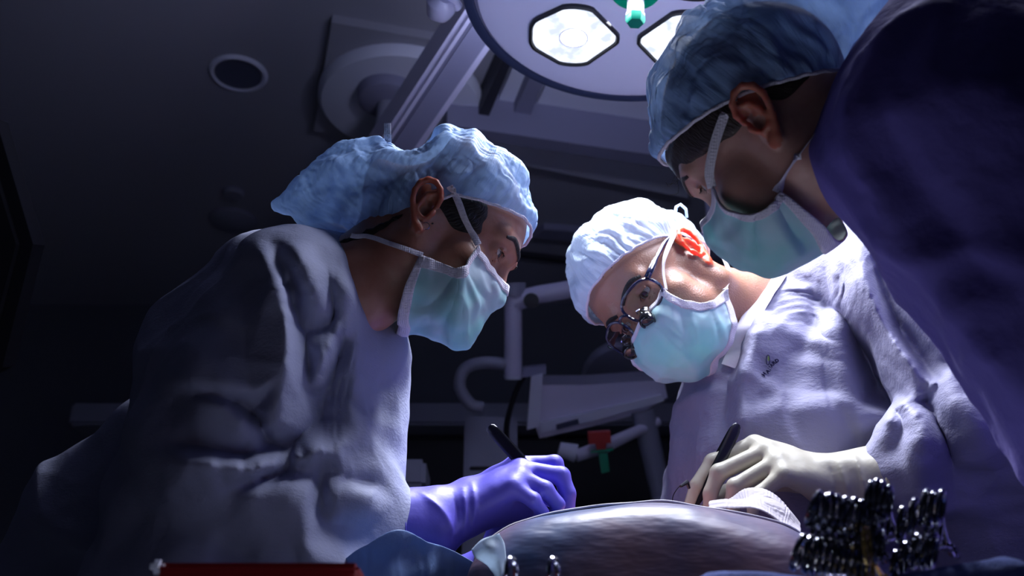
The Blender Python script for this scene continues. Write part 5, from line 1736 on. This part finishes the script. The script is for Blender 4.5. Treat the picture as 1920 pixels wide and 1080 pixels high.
MB().box((q[0], q[1] + .04, q[2] - .004), (.146, .088, .008), None, .003).obj('lid', M['dark_red'], RB_)
MB().box((q[0] - .070, q[1] - .002, q[2] - .003), (.010, .008, .010), None, .003).obj('corner_catch', M['panel_light'], RB_)

# ring-handled clamps, each with its own parts
def make_clamp(name, label, steel):
    """local frame: u = length (x), v = across the rings (z), thickness y; origin midway between the rings"""
    t = thing(name, label, 'clamp', (0, 0, 0))
    for s in (-1, 1):
        R_ = .0125
        ringp = [(R_ * .92 * math.cos(a), 0, s * .0165 + R_ * math.sin(a)) for a in np.linspace(0, 2 * math.pi, 25)[:-1]]
        MB().tube(ringp, .0023, 8, closed=True, flat=(1, 1), up=(0, 1, 0)).obj('ring_handle', steel, t)
        MB().tube(spline([(.0105, 0, s * .0135), (.030, s * .0008, s * .0085), (.060, s * .0012, s * .0035), (.078, s * .001, s * .0015)], 12), [.0021] * 8 + [.0026] * 4, 8, flat=(1, .8), up=(0, 1, 0)).obj('shank', steel, t)
        MB().tube(spline([(.084, s * .0012, 0), (.105, s * .0009, -s * .0024), (.128, s * .0006, -s * .0012), (.138, s * .0004, -s * .0004)], 10), [.0030, .003, .003, .0028, .0026, .0024, .002, .0018, .0015, .001], 8, flat=(1, .8), up=(0, 1, 0)).obj('jaw', steel, t)
    MB().box((.081, 0, 0), (.011, .0056, .0075), None, .0012).obj('box_joint', steel, t)
    MB().box((.021, 0, .0), (.0032, .0030, .0145), None, .0006).obj('ratchet', steel, t)
    return t
def copy_thing(src, label):
    r = src.copy(); COL.objects.link(r)
    for ch in src.children:
        c = ch.copy(); COL.objects.link(c); c.parent = r
    r['label'] = label
    return r
protoS = make_clamp('clamp', '', M['steel_dark']); protoG = make_clamp('clamp', '', M['gold'])
for o_c in protoS.children: o_c.data.materials[0] = M['clamp_steel']
def set_clamp(o, ringmid, u, stack):
    u = np.array(u, float); u /= np.linalg.norm(u)
    n = np.array(stack, float); n -= u * (u @ n); n /= np.linalg.norm(n)
    v = np.cross(u, n)
    o.matrix_world = Matrix([[u[0], n[0], v[0], ringmid[0]], [u[1], n[1], v[1], ringmid[1]], [u[2], n[2], v[2], ringmid[2]], [0, 0, 0, 1]])
rs = np.random.RandomState(3)
names = ['leftmost clamp of the front bunch', 'second clamp from the left in the front bunch', 'third clamp from the left in the front bunch', 'fourth clamp from the left in the front bunch', 'fifth clamp from the left in the front bunch',
         'sixth clamp from the left in the front bunch', 'seventh clamp from the left in the front bunch', 'eighth clamp from the left in the front bunch', 'ninth clamp from the left in the front bunch', 'rightmost dark clamp of the front bunch']
spots = []
for i in range(10):
    px = 1512 + i * 13.0 + rs.uniform(-2, 2); py = 994 + i * 2.6 + rs.uniform(-3, 3)
    spots.append((P(px, py, .775 + .002 * i), names[i] + ', steel ring handles', 'clamps in the front bunch'))
for i, (px, py) in enumerate(((1622, 975), (1634, 972), (1646, 976), (1656, 984))):
    spots.append((P(px, py, .80), ('leftmost', 'second from left', 'third from left', 'rightmost')[i] + ' of the four tallest clamps behind the front bunch', 'tall clamps behind'))
for i, (px, py) in enumerate(((1684, 1024), (1704, 1008), (1726, 992), (1742, 996), (1756, 992))):
    spots.append((P(px, py, .80), ('leftmost', 'second from left', 'middle', 'second from right', 'rightmost')[i] + ' of the five clamps in the right bunch', 'clamps in the right bunch'))
first = True
for p_, lab, grp in spots:
    o = protoS if first else copy_thing(protoS, lab)
    first = False
    o['label'] = lab; o['group'] = grp
    jit = rs.uniform(-.05, .05, 3)
    n_ = (.84, -.55, -.26) if p_ is spots[0][0] else (1, .05 + jit[0], -.27 + jit[1])
    set_clamp(o, p_, WR @ (np.array((.42, .80, -.30)) + jit), WR @ np.array(n_))
protoG['label'] = 'gold-handled clamp low among the dark steel clamps'
set_clamp(protoG, P(1628, 1066, .77), WR @ np.array((.42, .80, -.30)), WR @ np.array((1, .1, -.1)))
for (px, lab) in ((961, 'left clamp of the pair with only a ring top showing at bottom centre'), (1041, 'right clamp of the pair with only a ring top showing at bottom centre')):
    o = copy_thing(protoS, lab); o['group'] = 'clamps at bottom centre'
    set_clamp(o, P(px, 1122, .80), WR @ np.array((.3, .9, -.2)), WR @ np.array((1, .2, 0)))
